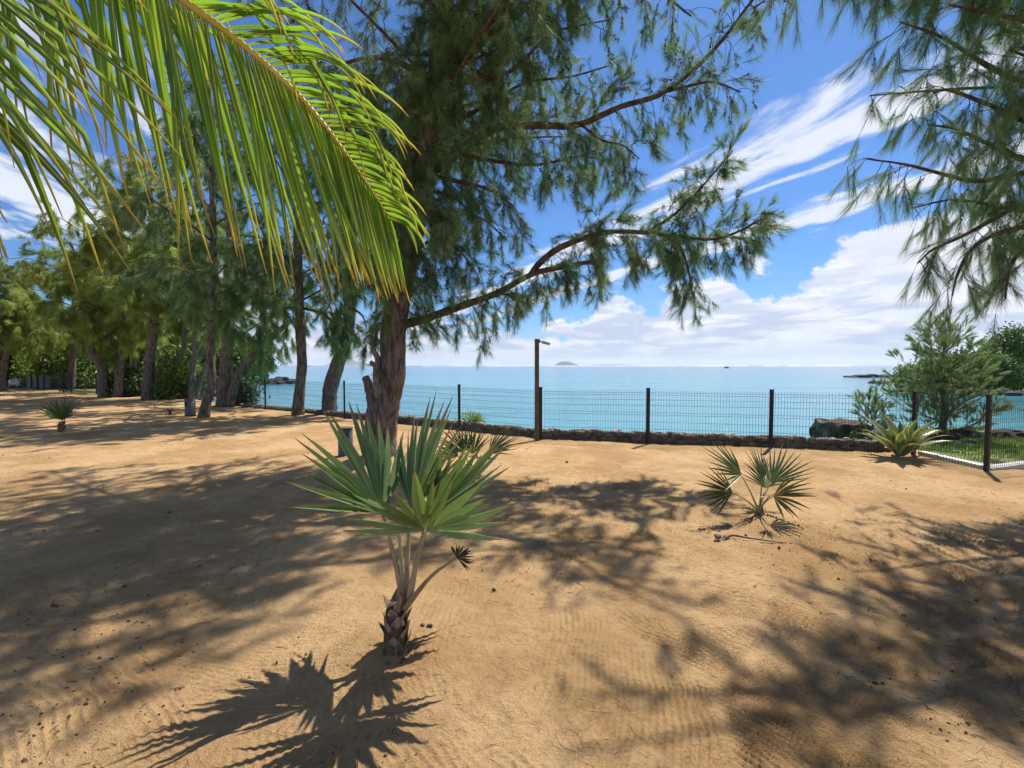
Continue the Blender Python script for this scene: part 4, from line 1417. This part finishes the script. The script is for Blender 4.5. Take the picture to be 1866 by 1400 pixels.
# low sea wall just outside the fence
wr = random.Random(91)
WALL_PTS = [Vector((p.x, p.y, 0)) for p in FENCE[:10]]
WALL_PTS[0] = FENCE[0].lerp(FENCE[1], .16)
off_pts = []
for i, p in enumerate(WALL_PTS):
    a, b = WALL_PTS[max(0, i - 1)], WALL_PTS[min(len(WALL_PTS) - 1, i + 1)]
    t = (b - a).normalized()
    n = Vector((-t.y, t.x, 0))
    if n.y < 0:
        n = -n
    off_pts.append((p + n * .26, n))
sw = empty('sea_wall', off_pts[4][0], 'low dark basalt sea wall with pale broken cap behind the fence', 'wall')
mb = MB()
prof = [(-.10, -1.8), (-.10, .16), (-.05, .20), (.17, .19), (.22, .12), (.25, -1.8)]
rows = []
dense = []
for i in range(len(off_pts) - 1):
    k = max(2, int((off_pts[i + 1][0] - off_pts[i][0]).length / .22))
    for j in range(k):
        dense.append((off_pts[i][0].lerp(off_pts[i + 1][0], j / k), off_pts[i][1].lerp(off_pts[i + 1][1], j / k)))
dense.append(off_pts[-1])
nv = len(prof)
vs, fs = [], []
for i, (p, n) in enumerate(dense):
    hz = wr.uniform(-.03, .03)
    fall = .10 * smoothstep(-3.0, -8.0, p.x)
    for (u, z) in prof:
        vs.append(p + n * (u + wr.uniform(-.015, .015)) + Vector((0, 0, z + (hz - fall if z > 0 else 0))))
for i in range(len(dense) - 1):
    for j in range(nv - 1):
        fs.append((i * nv + j, i * nv + j + 1, (i + 1) * nv + j + 1, (i + 1) * nv + j))
mb.add(vs, fs)
mb.build('wall_core', M_mortar, sw)
for i, (p, n) in enumerate(dense[:-1]):
    t = (dense[i + 1][0] - p)
    rz = math.atan2(t.y, t.x)
    fall = .10 * float(smoothstep(-3.0, -8.0, p.x))
    for row in range(2):
        q = p + t * (row * .5 + wr.uniform(-.1, .1)) - n * (.095 + wr.uniform(-.01, .02))
        place('stone', wr.choice(ROCK_W), (q.x, q.y, .035 + row * .115 - fall * row + wr.uniform(-.015, .015)), (wr.uniform(.20, .33), wr.uniform(.07, .11), wr.uniform(.11, .17)), rz, sw)
    for k in range(2):
        if wr.random() < .75:
            q = p + t * wr.random() + n * wr.uniform(-.06, .2)
            s = wr.uniform(.06, .17)
            place('cap_rubble', wr.choice(ROCK_R), (q.x, q.y, .19 - fall + wr.uniform(-.02, .02)), (s * 1.5, s, s * .5), wr.uniform(0, 6), sw)

# white kerb on the right side of the plot and the lawn edge
kb = [FENCE_R[0] + Vector((.12, -.05, 0)), FENCE_R[1] + Vector((.10, .10, 0)), FENCE_R[2] + Vector((.0, .14, 0)), FENCE_R[3] + Vector((.0, .14, 0))]
kerb = empty('concrete_kerb', kb[0], 'white concrete kerb under the right fence panel beside the grass', 'kerb')
for i in range(3):
    a, b = kb[i], kb[i + 1]
    t = b - a
    L = t.length - .02
    m_ = MB()
    m_.box((a + b) / 2 + Vector((0, 0, .0)), (L, .16, .14 if i == 0 else .08), math.atan2(t.y, t.x))
    m_.build('kerb_block', M_kerb if i == 0 else M_conc, kerb)

# block of rock on the shore and boulders along the grass
sr = random.Random(95)
bk = shore(1540, 800, -.45)
big = empty('shore_boulder', bk, 'big dark flat-topped boulder beyond the fence with green creeper', 'rock')
m_ = MB()
bt = [at(1506, 800, bk.y), at(1585, 800, bk.y)]
wdt = (bt[1] - bt[0]).length
import bmesh as _bm
b_ = _bm.new()
_bm.ops.create_cube(b_, size=1.0)
_bm.ops.subdivide_edges(b_, edges=b_.edges[:], cuts=5, use_grid_fill=True)
for v in b_.verts:
    n_ = vn = 0
    v.co.x *= wdt * (1 - .12 * (v.co.z + .5))
    v.co.y *= .75
    v.co.z *= .62
    v.co.x += .34 * (fbm(np.array([v.co.y * 3 + 9]), np.array([v.co.z * 3]), 3, 3)[0] - .45)
    v.co.y += .4 * (fbm(np.array([v.co.x * 3 + 2]), np.array([v.co.z * 3]), 4, 3)[0] - .45)
    v.co.z += .34 * (fbm(np.array([v.co.x * 3.5]), np.array([v.co.y * 3.5]), 5, 3)[0] - .45) - .10 * max(0, v.co.x)
me = bpy.data.meshes.new('rock_body')
b_.to_mesh(me)
b_.free()
me.materials.append(M_boulder)
o = link('rock_body', me, big, False)
o.location = (0, .1, .18)
ps = [bk + Vector((sr.uniform(-.1, .45), -.30 + sr.uniform(-.1, .05), sr.uniform(-.05, .22))) for _ in range(40)]
scatter('creeper', ps, [Vector((sr.gauss(0, .5), -.5, 1)).normalized() for _ in ps], [sr.uniform(.6, 1.2) for _ in ps], CLUMP_S, big, 3)
spots = [(1600, 800), (1622, 806), (1655, 797), (1690, 800), (1738, 803), (1757, 799), (1775, 801), (1800, 800), (1822, 801), (1846, 800), (1862, 803), (1670, 808), (1700, 806)]
names = ['under the small sapling', 'left of the striped agave', 'behind the striped agave', 'at the foot of the bushy young tree', 'first right of the bushy young tree', 'second right of the bushy young tree', 'just left of the right fence post', 'just right of the right fence post',
         'second right of the right fence post', 'third right of the right fence post', 'nearest the right edge', 'half buried in grass behind the agave', 'low in grass below the bushy young tree']
for (x, y), nm in zip(spots, names):
    q = shore(x, y, -.12)
    s = sr.uniform(.34, .56)
    o = place('boulder', sr.choice(ROCK_B), (q.x, q.y, -.03), (s * 1.35, s, s * .75), sr.uniform(0, 6), None, sr.uniform(-.2, .2))
    tag(o, 'dark basalt boulder ' + nm, 'rock', 'boulders along the grass edge')
for (x, y, s, nm) in ((1722, 835, .30, 'flat grey stone in the grass behind the white kerb'), (1808, 842, .36, 'flat grey stone in the grass right of the last fence post')):
    q = shore(x, y, -.06)
    tag(place('flat_stone', sr.choice(ROCK_B), (q.x, q.y, -.06), (s * 1.6, s, .10), sr.uniform(0, 6)), nm, 'stone')


def reef(name, label, x0, x1, ybase, hmax, n, seed, spread=2.0, sc=1.0):
    rr = random.Random(seed)
    c = gnd((x0 + x1) / 2, ybase, SEA_Z)
    r = empty(name, c, label, 'rocks')
    for i in range(n):
        t = (i + rr.random()) / n
        q = gnd(x0 + (x1 - x0) * t, ybase, SEA_Z)
        s = sc * rr.uniform(.6, 1.3)
        z = hmax * rr.uniform(.1, .75) * (.35 + .65 * math.sin(math.pi * min(1, max(0, .15 + .7 * t))))
        place('rock', rr.choice(ROCK_B), (q.x, q.y + rr.uniform(0, spread), SEA_Z + z * .5), (s * 1.6, s * 1.2, .3 + z), rr.uniform(0, 6), r)
    return r


reef('rock_spit', 'dark rock spit in the water seen between the left trunks', 415, 520, 700.5, 1.35, 70, 1, 6, 1.0)
reef('rock_spit', 'low thin tail of rocks right of the left dark spit', 500, 540, 698.5, .45, 16, 2, 2, .6)
reef('reef_rocks', 'farthest dark reef rocks in the bay, right of the glitter', 1562, 1660, 688, 1.0, 46, 3, 4, 1.5)
reef('reef_rocks', 'middle row of dark reef rocks left of the bushy young tree', 1600, 1665, 699.5, .55, 26, 4, 2, .85)
reef('reef_rocks', 'nearest low reef rocks in the bay left of the bushy young tree', 1634, 1680, 715, .35, 16, 5, 1, .5)
reef('rocky_shore', 'dark rocky shore under the green headland bushes', 1745, 1960, 722, .6, 70, 6, 5, .8)
q = gnd(476, 699, SEA_Z)
st = empty('stone_pile', q + Vector((0, 1.5, .9)), 'small upright dark shape on the left rock spit, built as piled stones', 'stones')
for i, s in enumerate((.5, .42, .34, .26)):  # upright shape of unknown kind, built from stacked rocks
    place('rock', ROCK_B[i], q + Vector((.03 * i, 1.5, 1.0 + .26 * i)), (s, s, .36), i, st)

# ------------------------------------------------------------------ fence
fr_ = empty('wire_fence', FENCE[3], 'black wire mesh fence on posts running along the sea wall', 'fence')
POST_H = 1.16


def post(p, h=POST_H):
    m_ = MB()
    m_.box(p + Vector((0, 0, h / 2 - .05)), (.055, .055, h + .1), .4)
    m_.box(p + Vector((0, 0, h + .006)), (.066, .066, .018), .4)
    for z in (.25, .6, .95):
        m_.box(p + Vector((0, -.034, z)), (.03, .02, .03), .4)
    m_.build('post', M_black, fr_)


def panel(a, b, far=False):
    t = b - a
    L = t.length
    u = t.normalized()
    n = Vector((-u.y, u.x, 0))
    if n.y < 0:
        n = -n
    m_ = MB()
    step = .055 if not far else .11
    r = .0030 if not far else .005
    prof_ = [(.03, 0), (.12, 0), (.145, .025), (.17, 0), (.60, 0), (.625, .025), (.65, 0), (1.02, 0), (1.045, .028), (1.07, 0), (1.12, 0)]
    if far:
        prof_ = [(.03, 0), (1.12, 0)]
    k = int((L - .08) / step)
    for i in range(k + 1):
        q = a + u * (.05 + i * step) + n * .035
        m_.tube([q + Vector((0, 0, z)) + n * o_ for z, o_ in prof_], r, 3, False)
    for z in (.05, .12, .17, .30, .45, .60, .65, .80, .92, 1.02, 1.07):
        q0, q1 = a + u * .04 + n * .040 + Vector((0, 0, z)), b - u * .04 + n * .040 + Vector((0, 0, z))
        m_.tube([q0, q1], r * 1.1, 3, False)
    o = m_.build('wire_panel', M_wire, fr_)
    o['kind'] = 'stuff'


for i, p in enumerate(FENCE):
    post(p)
    if i:
        a, b = FENCE[i - 1], p
        k = max(1, round((b - a).length / 2.6))
        panel(a, b, p.y > 19)
for i, p in enumerate(FENCE_R[1:]):
    post(p, 1.19)
for a, b in zip(FENCE_R[:-1], FENCE_R[1:]):
    panel(a, b)

# ------------------------------------------------------------------ lamp post, bollards
LP_ = gnd(978, 803)
lp = empty('lamp_post', LP_, 'square timber lamp post with small grey floodlight standing at the fence', 'lamp post')
m_ = MB()
hp = at(977, 618, LP_.y).z
m_.box(LP_ + Vector((0, 0, hp / 2 - .1)), (.078, .078, hp + .2), .25)
m_.build('pole', M_timber, lp)
m_ = MB()
m_.box(LP_ + Vector((.01, -.01, hp - .05)), (.10, .10, .07), .25)
m_.build('bracket', M_timber, lp)
tl_ = LP_ + Vector((.06, -.02, hp - .05))
m_ = MB()
m_.tube([tl_, tl_ + Vector((.06, 0, -.012))], [.014, .014], 8)
m_.build('lamp_arm', M_lamp, lp)
m_ = MB()
c = tl_ + Vector((.13, -.01, -.035))
ax_ = Vector((1, -.1, -.28)).normalized()
m_.tube([c - ax_ * .085, c - ax_ * .08, c + ax_ * .075, c + ax_ * .085], [.028, .036, .036, .034], 10)
m_.build('lamp_head', M_lamp, lp, True)
m_ = MB()
m_.tube([c + ax_ * .0865, c + ax_ * .094], [.031, .03], 10)
m_.build('lens', M_dark, lp)


def bollard(p, label, face, h, r):
    b = empty('bollard', p, label, 'bollard', 'round bollards with a black socket')
    m_ = MB()
    m_.tube([p + Vector((0, 0, z)) for z in (-.06, .0, h - .015, h)], [r, r, r, r * .94], 20)
    m_.build('body', M_grey, b, True).data.polygons.foreach_set('use_smooth', [True] * 60 + [False] * (len(b.children[0].data.polygons) - 60))
    m_ = MB()
    m_.tube([p + Vector((0, 0, h + .002)), p + Vector((0, 0, h + .022))], [r * 1.06, r * 1.03], 20)
    m_.build('cap', M_conc if r < .12 else M_timber, b)
    a = face
    d = Vector((math.cos(a), math.sin(a), 0))
    s_ = Vector((-d.y, d.x, 0))
    m_ = MB()
    vs = []
    for z in (h * .60, h * .84):
        for k in (-.42, -.14, .14, .42):
            dd = d * math.cos(k) + s_ * math.sin(k)
            vs.append(p + dd * (r * 1.03) + Vector((0, 0, z)))
    m_.add(vs, [(0, 1, 5, 4), (1, 2, 6, 5), (2, 3, 7, 6)])
    m_.build('socket', M_dark, b)
    m_ = MB()
    m_.tube([p + Vector((0, 0, -.02)), p + Vector((0, 0, .025))], [r * 1.12, r * 1.10], 20)
    m_.build('foot', M_dark, b)


bollard(gnd(347, 758), 'grey round bollard with black socket beside the slender left casuarina', -math.pi * .62, .54, .15)
bp = gnd(630, 832)
bollard(bp, 'grey-brown round bollard left of the largest tree behind foreground palm', -math.pi * .42, at(630, 781, bp.y).z, .128)

# ------------------------------------------------------------------ small things on the sand
def ground_z(x, y):
    return float(sand_height(np.array([x]), np.array([y]))[0])


for (x, y, s, lb) in ((770, 1157, .028, 'left of two small brown stones beside the foreground palm base'), (783, 1157, .034, 'right of two small brown stones beside the foreground palm base'), (1033, 846, .05, 'small black lump on the sand below the lamp post')):
    q = gnd(x, y)
    tag(place('stone', rock_mesh('stone', int(x), M_husk, 2, .3, .9), (q.x, q.y, ground_z(q.x, q.y) + s * .25), (s * 1.3, s, s), x, None), lb, 'stone')
q = gnd(1308, 984)
hk = empty('coconut_husk', (q.x, q.y, ground_z(q.x, q.y)), 'dry grey coconut husk with a bare frond rib below the right fan palm', 'husk')
place('husk_lump', rock_mesh('husk_lump', 5, M_husk, 2, .5, .9), (q.x, q.y, hk.location.z + .025), (.09, .07, .06), .4, hk)
place('husk_flake', rock_mesh('husk_flake', 6, M_husk, 1, .5, .9), (q.x + .075, q.y + .01, hk.location.z + .018), (.08, .06, .035), 1.4, hk)
m_ = MB()
rp = [q + Vector((.09, .02, .02)), q + Vector((.16, .035, .035)), q + Vector((.28, -.02, .022)), q + Vector((.50, -.055, .014)), q + Vector((.66, -.075, .006))]
rp = [Vector((p.x, p.y, ground_z(p.x, p.y) + p.z)) for p in rp]
m_.tube(catmull(rp, 4), lerp_list([.012, .010, .006, .003], 17), 6)
m_.build('frond_rib', M_husk, hk, True)

q = gnd(310, 756)
sp_ = empty('dry_sprig', q, 'tiny dry brown sprig on the sand left of the far bollard', 'plant')
rr = random.Random(3)
for i in range(7):
    a = i * .9
    e = q + Vector((math.cos(a) * .10, math.sin(a) * .10, .17 + .1 * rr.random()))
    m_ = MB()
    m_.tube([q + Vector((0, 0, -.02)), q.lerp(e, .6) + Vector((0, 0, .04)), e], [.02, .016, .004], 5)
    m_.build('stem', M_litter, sp_)
q = gnd(838, 800)
wd_ = empty('weed', q + Vector((.15, 1.6, 0)), 'bright green weed at the wall behind the half-hidden fan palm', 'plant')
ps = [wd_.location + Vector((rr.gauss(0, .12), rr.gauss(0, .08), rr.uniform(.03, .35))) for _ in range(26)]
scatter('leaves', ps, [Vector((rr.gauss(0, .5), rr.gauss(0, .5), 1)).normalized() for _ in ps], [rr.uniform(.7, 1.2) for _ in ps], CLUMP_S, wd_, 5)

# litter: bits of bark, cones and needles
lr = np.random.default_rng(5)
mb = MB()
N = 4200
lx = lr.uniform(-1, 1, N)
ly = 1.5 + 8.0 * lr.random(N) ** 1.5
lx = lx * ly * 1.2
keep = fbm(lx * .8 + 9, ly * .8, 77, 3) > .42
lx, ly = lx[keep], ly[keep]
lz = sand_height(lx, ly)
for x, y, z in zip(lx, ly, lz):
    if y > fence_y(x) - .3:
        continue
    s = lr.uniform(.0025, .008) if lr.random() < .95 else lr.uniform(.009, .017)
    a = lr.uniform(0, 6.28)
    if lr.random() < .35:
        d = Vector((math.cos(a), math.sin(a), 0)) * s * 4
        n = Vector((-math.sin(a), math.cos(a), 0)) * .0015
        c = Vector((x, y, z + .003))
        mb.add([c - d - n, c - d + n, c + d + n, c + d - n, c + Vector((0, 0, .003))], [(0, 1, 4), (1, 2, 4), (2, 3, 4), (3, 0, 4)])
    else:
        c = Vector((x, y, z + s * .3))
        mb.add([c + Vector((math.cos(a + k * 1.571) * s * (1 + .4 * (k % 2)), math.sin(a + k * 1.571) * s, 0)) for k in range(4)] + [c + Vector((0, 0, s)), c - Vector((0, 0, s))],
               [(0, 1, 4), (1, 2, 4), (2, 3, 4), (3, 0, 4), (1, 0, 5), (2, 1, 5), (3, 2, 5), (0, 3, 5)])
nx = lr.uniform(-1, 1, 6000)
ny = 1.6 + 8.5 * lr.random(6000) ** 1.2
nx = nx * ny * 1.15
keep = fbm(nx * .7 + 4, ny * .7, 87, 4) > .53
nx, ny = nx[keep], ny[keep]
nz = sand_height(nx, ny)
for x, y, z in zip(nx, ny, nz):                     # fallen needles, in drifts
    if y > fence_y(x) - .2:
        continue
    a, L = lr.uniform(0, 6.28), lr.uniform(.03, .09)
    d = Vector((math.cos(a), math.sin(a), 0)) * L * .5
    n = Vector((-math.sin(a), math.cos(a), 0)) * .0011
    c = Vector((x, y, z + .004))
    mb.add([c - d - n, c - d + n, c + n + Vector((0, 0, .002)), c + d], [(0, 1, 2), (0, 2, 3)], 1)
tag(mb.build('ground_litter', [M_litter, M_dryneedle]), 'bits of bark, cones and dry needles strewn over the sand', 'litter', kind='stuff')

# grass tufts on the right spit
gr = np.random.default_rng(8)
gp, gd, gs = [], [], []
mbg = MB()
for i in range(16):
    a = gr.uniform(0, 6.28)
    d = Vector((math.cos(a) * .4, math.sin(a) * .4, 1)).normalized()
    c0 = Vector((gr.normal(0, .05), gr.normal(0, .05), 0))
    sdv = d.cross(Vector((0, 0, 1))).normalized() * .006
    mbg.add([c0 - sdv, c0 + sdv, c0 + d * .10], [(0, 1, 2)])
tuft_src = bpy.data.objects.new('grass_tuft', mbg.mesh('grass_tuft', M_leafy))
for i in range(2600):
    x, y = gr.uniform(7.7, 16), gr.uniform(7.5, 12.6)
    if y < 7.35 + .33 * (x - 7.4) or x < .80 * y + .9 or fbm(np.array([x * .9]), np.array([y * .9]), 4, 3)[0] < .40:
        continue
    gp.append((x, y, -.07))
    gd.append((gr.normal(0, .1), gr.normal(0, .1), 1))
    gs.append(gr.uniform(.5, 1.3))
g = scatter('grass', gp, gd, gs, [tuft_src], None, 4)
tag(g, 'rough green grass on the spit beyond the right fence', 'grass')

# ------------------------------------------------------------------ shrubs and far things
def shrub(name, label, c, R, n, srcs, seed, k=1.0, group=None, cat='bush', low=.15):
    rr = random.Random(seed)
    r = empty(name, c, label, cat, group)
    m_ = MB()
    for i in range(6):
        a = i * 1.05
        e = Vector((math.cos(a) * R[0] * .5, math.sin(a) * R[1] * .5, R[2] * 1.1))
        m_.tube([c + Vector((0, 0, -.3)), c + e * .5 + Vector((0, 0, .1)), c + e], [.06, .045, .015], 5)
    m_.build('stems', M_bark2, r)['kind'] = 'stuff'
    ps, ds, ss = [], [], []
    lob = [(Vector((rr.gauss(0, .5), rr.gauss(0, .5), rr.uniform(.2, .9))), rr.uniform(.3, .55)) for _ in range(9)]
    while len(ps) < n:
        l, q = rr.choice(lob)
        v = Vector((rr.gauss(0, 1), rr.gauss(0, 1), rr.gauss(0, 1))).normalized() * q * rr.uniform(.6, 1.05)
        p = l + v
        z = p.z
        if z < low * .3:
            continue
        ps.append(c + Vector((p.x * R[0], p.y * R[1], z * R[2])))
        ds.append((v + Vector((0, 0, .4))).normalized())
        ss.append(k * rr.uniform(.7, 1.3))
    scatter('foliage', ps, ds, ss, srcs, r, seed)
    return r


HB = 'bushes on the right headland'
HD = [(1800, 716, 'leftmost green headland bush behind the bushy young tree', (3.6, 2.6, 2.5)), (1845, 717, 'rounded green headland bush above the dark rocky shore', (3.2, 2.6, 3.0)), (1905, 716, 'tallest headland bush at the right edge', (4.0, 3.0, 4.6)), (1770, 712, 'low green headland bush behind the young tree crown', (3.0, 2.4, 1.6))]
for i, (x, y, lb, R) in enumerate(HD):
    c = gnd(x, y, SEA_Z) + Vector((0, 3, .3))
    shrub('headland_bush', lb, c, R, 420, CLUMP, 500 + i, 1.5, HB)
hm = MB()
hc = gnd(1930, 716, SEA_Z)
hv = []
for i in range(24):
    for j in range(8):
        x = hc.x - 4.5 + 60 * i / 23
        y = hc.y + 1 + 25 * j / 7
        z = SEA_Z - .4 + 1.3 * math.sin(math.pi * j / 7) * min(1, i / 5) + .25 * math.sin(i * 1.7 + j)
        hv.append(Vector((x, y, z)))
hm.add(hv, [(i * 8 + j, (i + 1) * 8 + j, (i + 1) * 8 + j + 1, i * 8 + j + 1) for i in range(23) for j in range(7)])
tag(hm.build('headland', M_turf, None, True), 'low green headland across the small bay on the right', 'land', kind='structure')

SH = 'shrubs beyond the fence at left'
for i, (x, y, lb, R, src, k, n) in enumerate([
        (240, 722, 'dark green shrub at the fence between far left trunks', (.8, .6, 1.4), CLUMP_D, .9, 110),
        (337, 726, 'pale green shrub behind the thin double stem', (1.0, .8, 1.6), CLUMP, .9, 120),
        (440, 738, 'low green shrub hugging the stout forked casuarina', (.55, .5, 1.0), CLUMP_D, .6, 120),
        (110, 703, 'red flowering shrub beyond the fence at far left', (2.6, 1.5, 2.0), CLUMP_R, 1.3, 160),
        (88, 706, 'lime green shrub beside the dark hut at far left', (1.6, 1.2, 2.6), CLUMP_L, 1.2, 130),
        (160, 700, 'long green hedge behind the lawn at far left', (8, 2.0, 2.2), CLUMP, 1.6, 420),
        (20, 702, 'dark hedge behind the hut at the left edge', (7, 2.0, 4.0), CLUMP_D, 1.8, 420),
        (300, 702, 'green thicket far behind the pale leaning stems', (7, 2.5, 3.6), CLUMP, 1.8, 420),
        (375, 712, 'green thicket on the far beach behind the slender casuarina', (3.0, 2.0, 3.2), CLUMP, 1.5, 260),
        (220, 699, 'tall dark thicket closing the view behind the grove', (9, 3, 5.5), CLUMP_D, 2.0, 520)]):
    c = gnd(x, y)
    c.z = -.1
    shrub('shrub', lb, c, R, n, src, 600 + i, k, SH)

# far left corner: hut, sheet fence, white tank
hc = gnd(45, 706)
hut = empty('dark_hut', hc, 'dark open hut with flat roof under the trees at far left', 'hut')
m_ = MB()
m_.box(hc + Vector((-1.5, 3.0, 1.15)), (7.0, .15, 2.5))
m_.build('back_wall', M_shed, hut)
for dx in (-4.6, 1.7):
    m_ = MB()
    m_.box(hc + Vector((dx, 1.6, 1.15)), (.14, 2.6, 2.5))
    m_.build('side_wall', M_shed, hut)
m_ = MB()
m_.box(hc + Vector((-1.5, 1.6, 2.46)), (7.6, 3.6, .14))
m_.build('roof', M_shed, hut)
q = gnd(62, 708)
ts = empty('sheet_fence', q, 'blue-grey sheet fence beside the white tank at far left', 'fence')
for i in range(4):
    m_ = MB()
    m_.box(q + Vector((-.62 + i * .42, .25 + .02 * i, .44)), (.40, .05, .86), -.05)
    m_.build('sheet', M_teal, ts)
    m_ = MB()
    m_.box(q + Vector((-.83 + i * .42, .18 + .02 * i, .46)), (.04, .05, .94), -.05)
    m_.build('post', M_black, ts)
q = gnd(31, 704)
tk = empty('white_tank', q, 'white rounded plastic tank lying on the sand at far left', 'tank')
c = [q + Vector((x, 0, .33)) for x in (-.5, -.45, -.32, 0, .32, .44, .49)]
m_ = MB()
m_.tube(c, [.14, .24, .285, .295, .285, .24, .14], 16)
m_.build('body', M_white, tk, True)
for dx in (-.3, .3):
    m_ = MB()
    m_.box(q + Vector((dx, 0, .04)), (.14, .6, .12))
    m_.build('saddle', M_conc, tk)
m_ = MB()
m_.tube([q + Vector((.05, -.05, .58)), q + Vector((.05, -.05, .68))], [.13, .12], 12)
m_.build('lid', M_white, tk)


def island(name, label, x0, x1, top, prof_, Y, seed):
    a, b = at(x0, 666, Y), at(x1, 666, Y)
    h = (666 - top) / F * Y
    W = b.x - a.x
    n, mdp = 40, 9
    vs, fs = [], []
    rr = random.Random(seed)
    for i in range(n):
        t = i / (n - 1)
        hh = float(np.interp(t, [p[0] for p in prof_], [p[1] for p in prof_])) * h
        for j in range(mdp):
            u = j / (mdp - 1)
            vs.append(Vector((a.x + W * t, Y + W * .5 * (u - .5), SEA_Z - 1 + (hh + 1) * math.sin(math.pi * u) ** .8 * (1 + rr.uniform(-.05, .05)))))
    for i in range(n - 1):
        for j in range(mdp - 1):
            fs.append((i * mdp + j, (i + 1) * mdp + j, (i + 1) * mdp + j + 1, i * mdp + j + 1))
    m_ = MB()
    m_.add(vs, fs)
    o = m_.build(name, M_island, None, True)
    return tag(o, label, 'island')


island('island', 'small flat-topped island on the horizon right of the lamp post', 1008, 1056, 658.5, [(0, 0), (.18, .6), (.32, 1), (.6, .95), (.8, .5), (1, 0)], 6000, 1)
island('island', 'long peaked island on the horizon left of the largest trunk', 596, 690, 651, [(0, 0), (.12, .45), (.34, 1), (.55, .55), (.8, .25), (1, 0)], 9000, 2)
island('island', 'very low sliver of island just right of the small flat-topped one', 1060, 1190, 663.6, [(0, 0), (.2, .7), (.5, 1), (.75, .5), (1, 0)], 8500, 3)


def boat(label, x, y, L, hull, cabin):
    p = gnd(x, y, SEA_Z)
    b = empty('boat', p, label, 'boat', 'small boats far out')
    m_ = MB()
    vs = []
    for t, wd, z in ((-.5, .85, .0), (-.2, 1, 0), (.2, .9, .03), (.5, .05, .12)):
        for s_ in (-1, 1):
            vs.append(p + Vector((t * L, s_ * wd * L * .14, L * (.13 + z))))
            vs.append(p + Vector((t * L * .92, s_ * wd * L * .09, -.2)))
    fs = []
    for i in range(3):
        o_ = i * 4
        fs += [(o_, o_ + 1, o_ + 5, o_ + 4), (o_ + 2, o_ + 6, o_ + 7, o_ + 3), (o_, o_ + 4, o_ + 6, o_ + 2)]
    fs += [(0, 2, 3, 1), (12, 13, 15, 14)]
    m_.add(vs, fs)
    m_.build('hull', hull, b)
    m_ = MB()
    m_.box(p + Vector((-.05 * L, 0, L * .19)), (L * .3, L * .16, L * .14))
    m_.build('cabin', cabin, b)


boat('tiny white boat far out, seen between the slim and leaning trunks', 561, 668.3, 11, M_white, M_white)
boat('tiny dark boat far out on the right half of the sea', 1324, 671.0, 5, M_dark, M_shed)

fo = MB()
frr = random.Random(12)
for i in range(90):
    x = frr.uniform(760, 1560)
    if frr.random() < .25:
        x = frr.uniform(1100, 1330)
    Y = frr.uniform(1500, 1900)
    p = at(x, 667, Y)
    L = frr.uniform(10, 45)
    h = frr.uniform(.8, 2.2)
    z = SEA_Z
    fo.add([Vector((p.x - L, Y, z)), Vector((p.x + L, Y, z)), Vector((p.x + L * .6, Y + 3, z + h)), Vector((p.x - L * .5, Y + 3, z + h * .8)), Vector((p.x - L, Y + 8, z)), Vector((p.x + L, Y + 8, z))],
           [(0, 1, 2, 3), (3, 2, 5, 4)])
tag(fo.build('reef_surf', M_foam), 'white surf breaking along the distant reef', 'surf', kind='stuff')

# ------------------------------------------------------------------ sea air
hz = MB()
hz.box((0, 7400, 85), (29000, 15400, 178))
hm_ = bpy.data.materials.new('sea_air')
hm_.use_nodes = True
t = NT(hm_.node_tree)
pv = t.new('ShaderNodeVolumePrincipled', Density=9.0e-5, Anisotropy=0.2)
pv.inputs['Color'].default_value = (0.80, 0.88, 1.0, 1)
t.t.links.new(pv.outputs[0], t.new('ShaderNodeOutputMaterial').inputs['Volume'])
tag(hz.build('haze', hm_), 'thin blue sea haze fading the far islands', 'haze', kind='stuff')
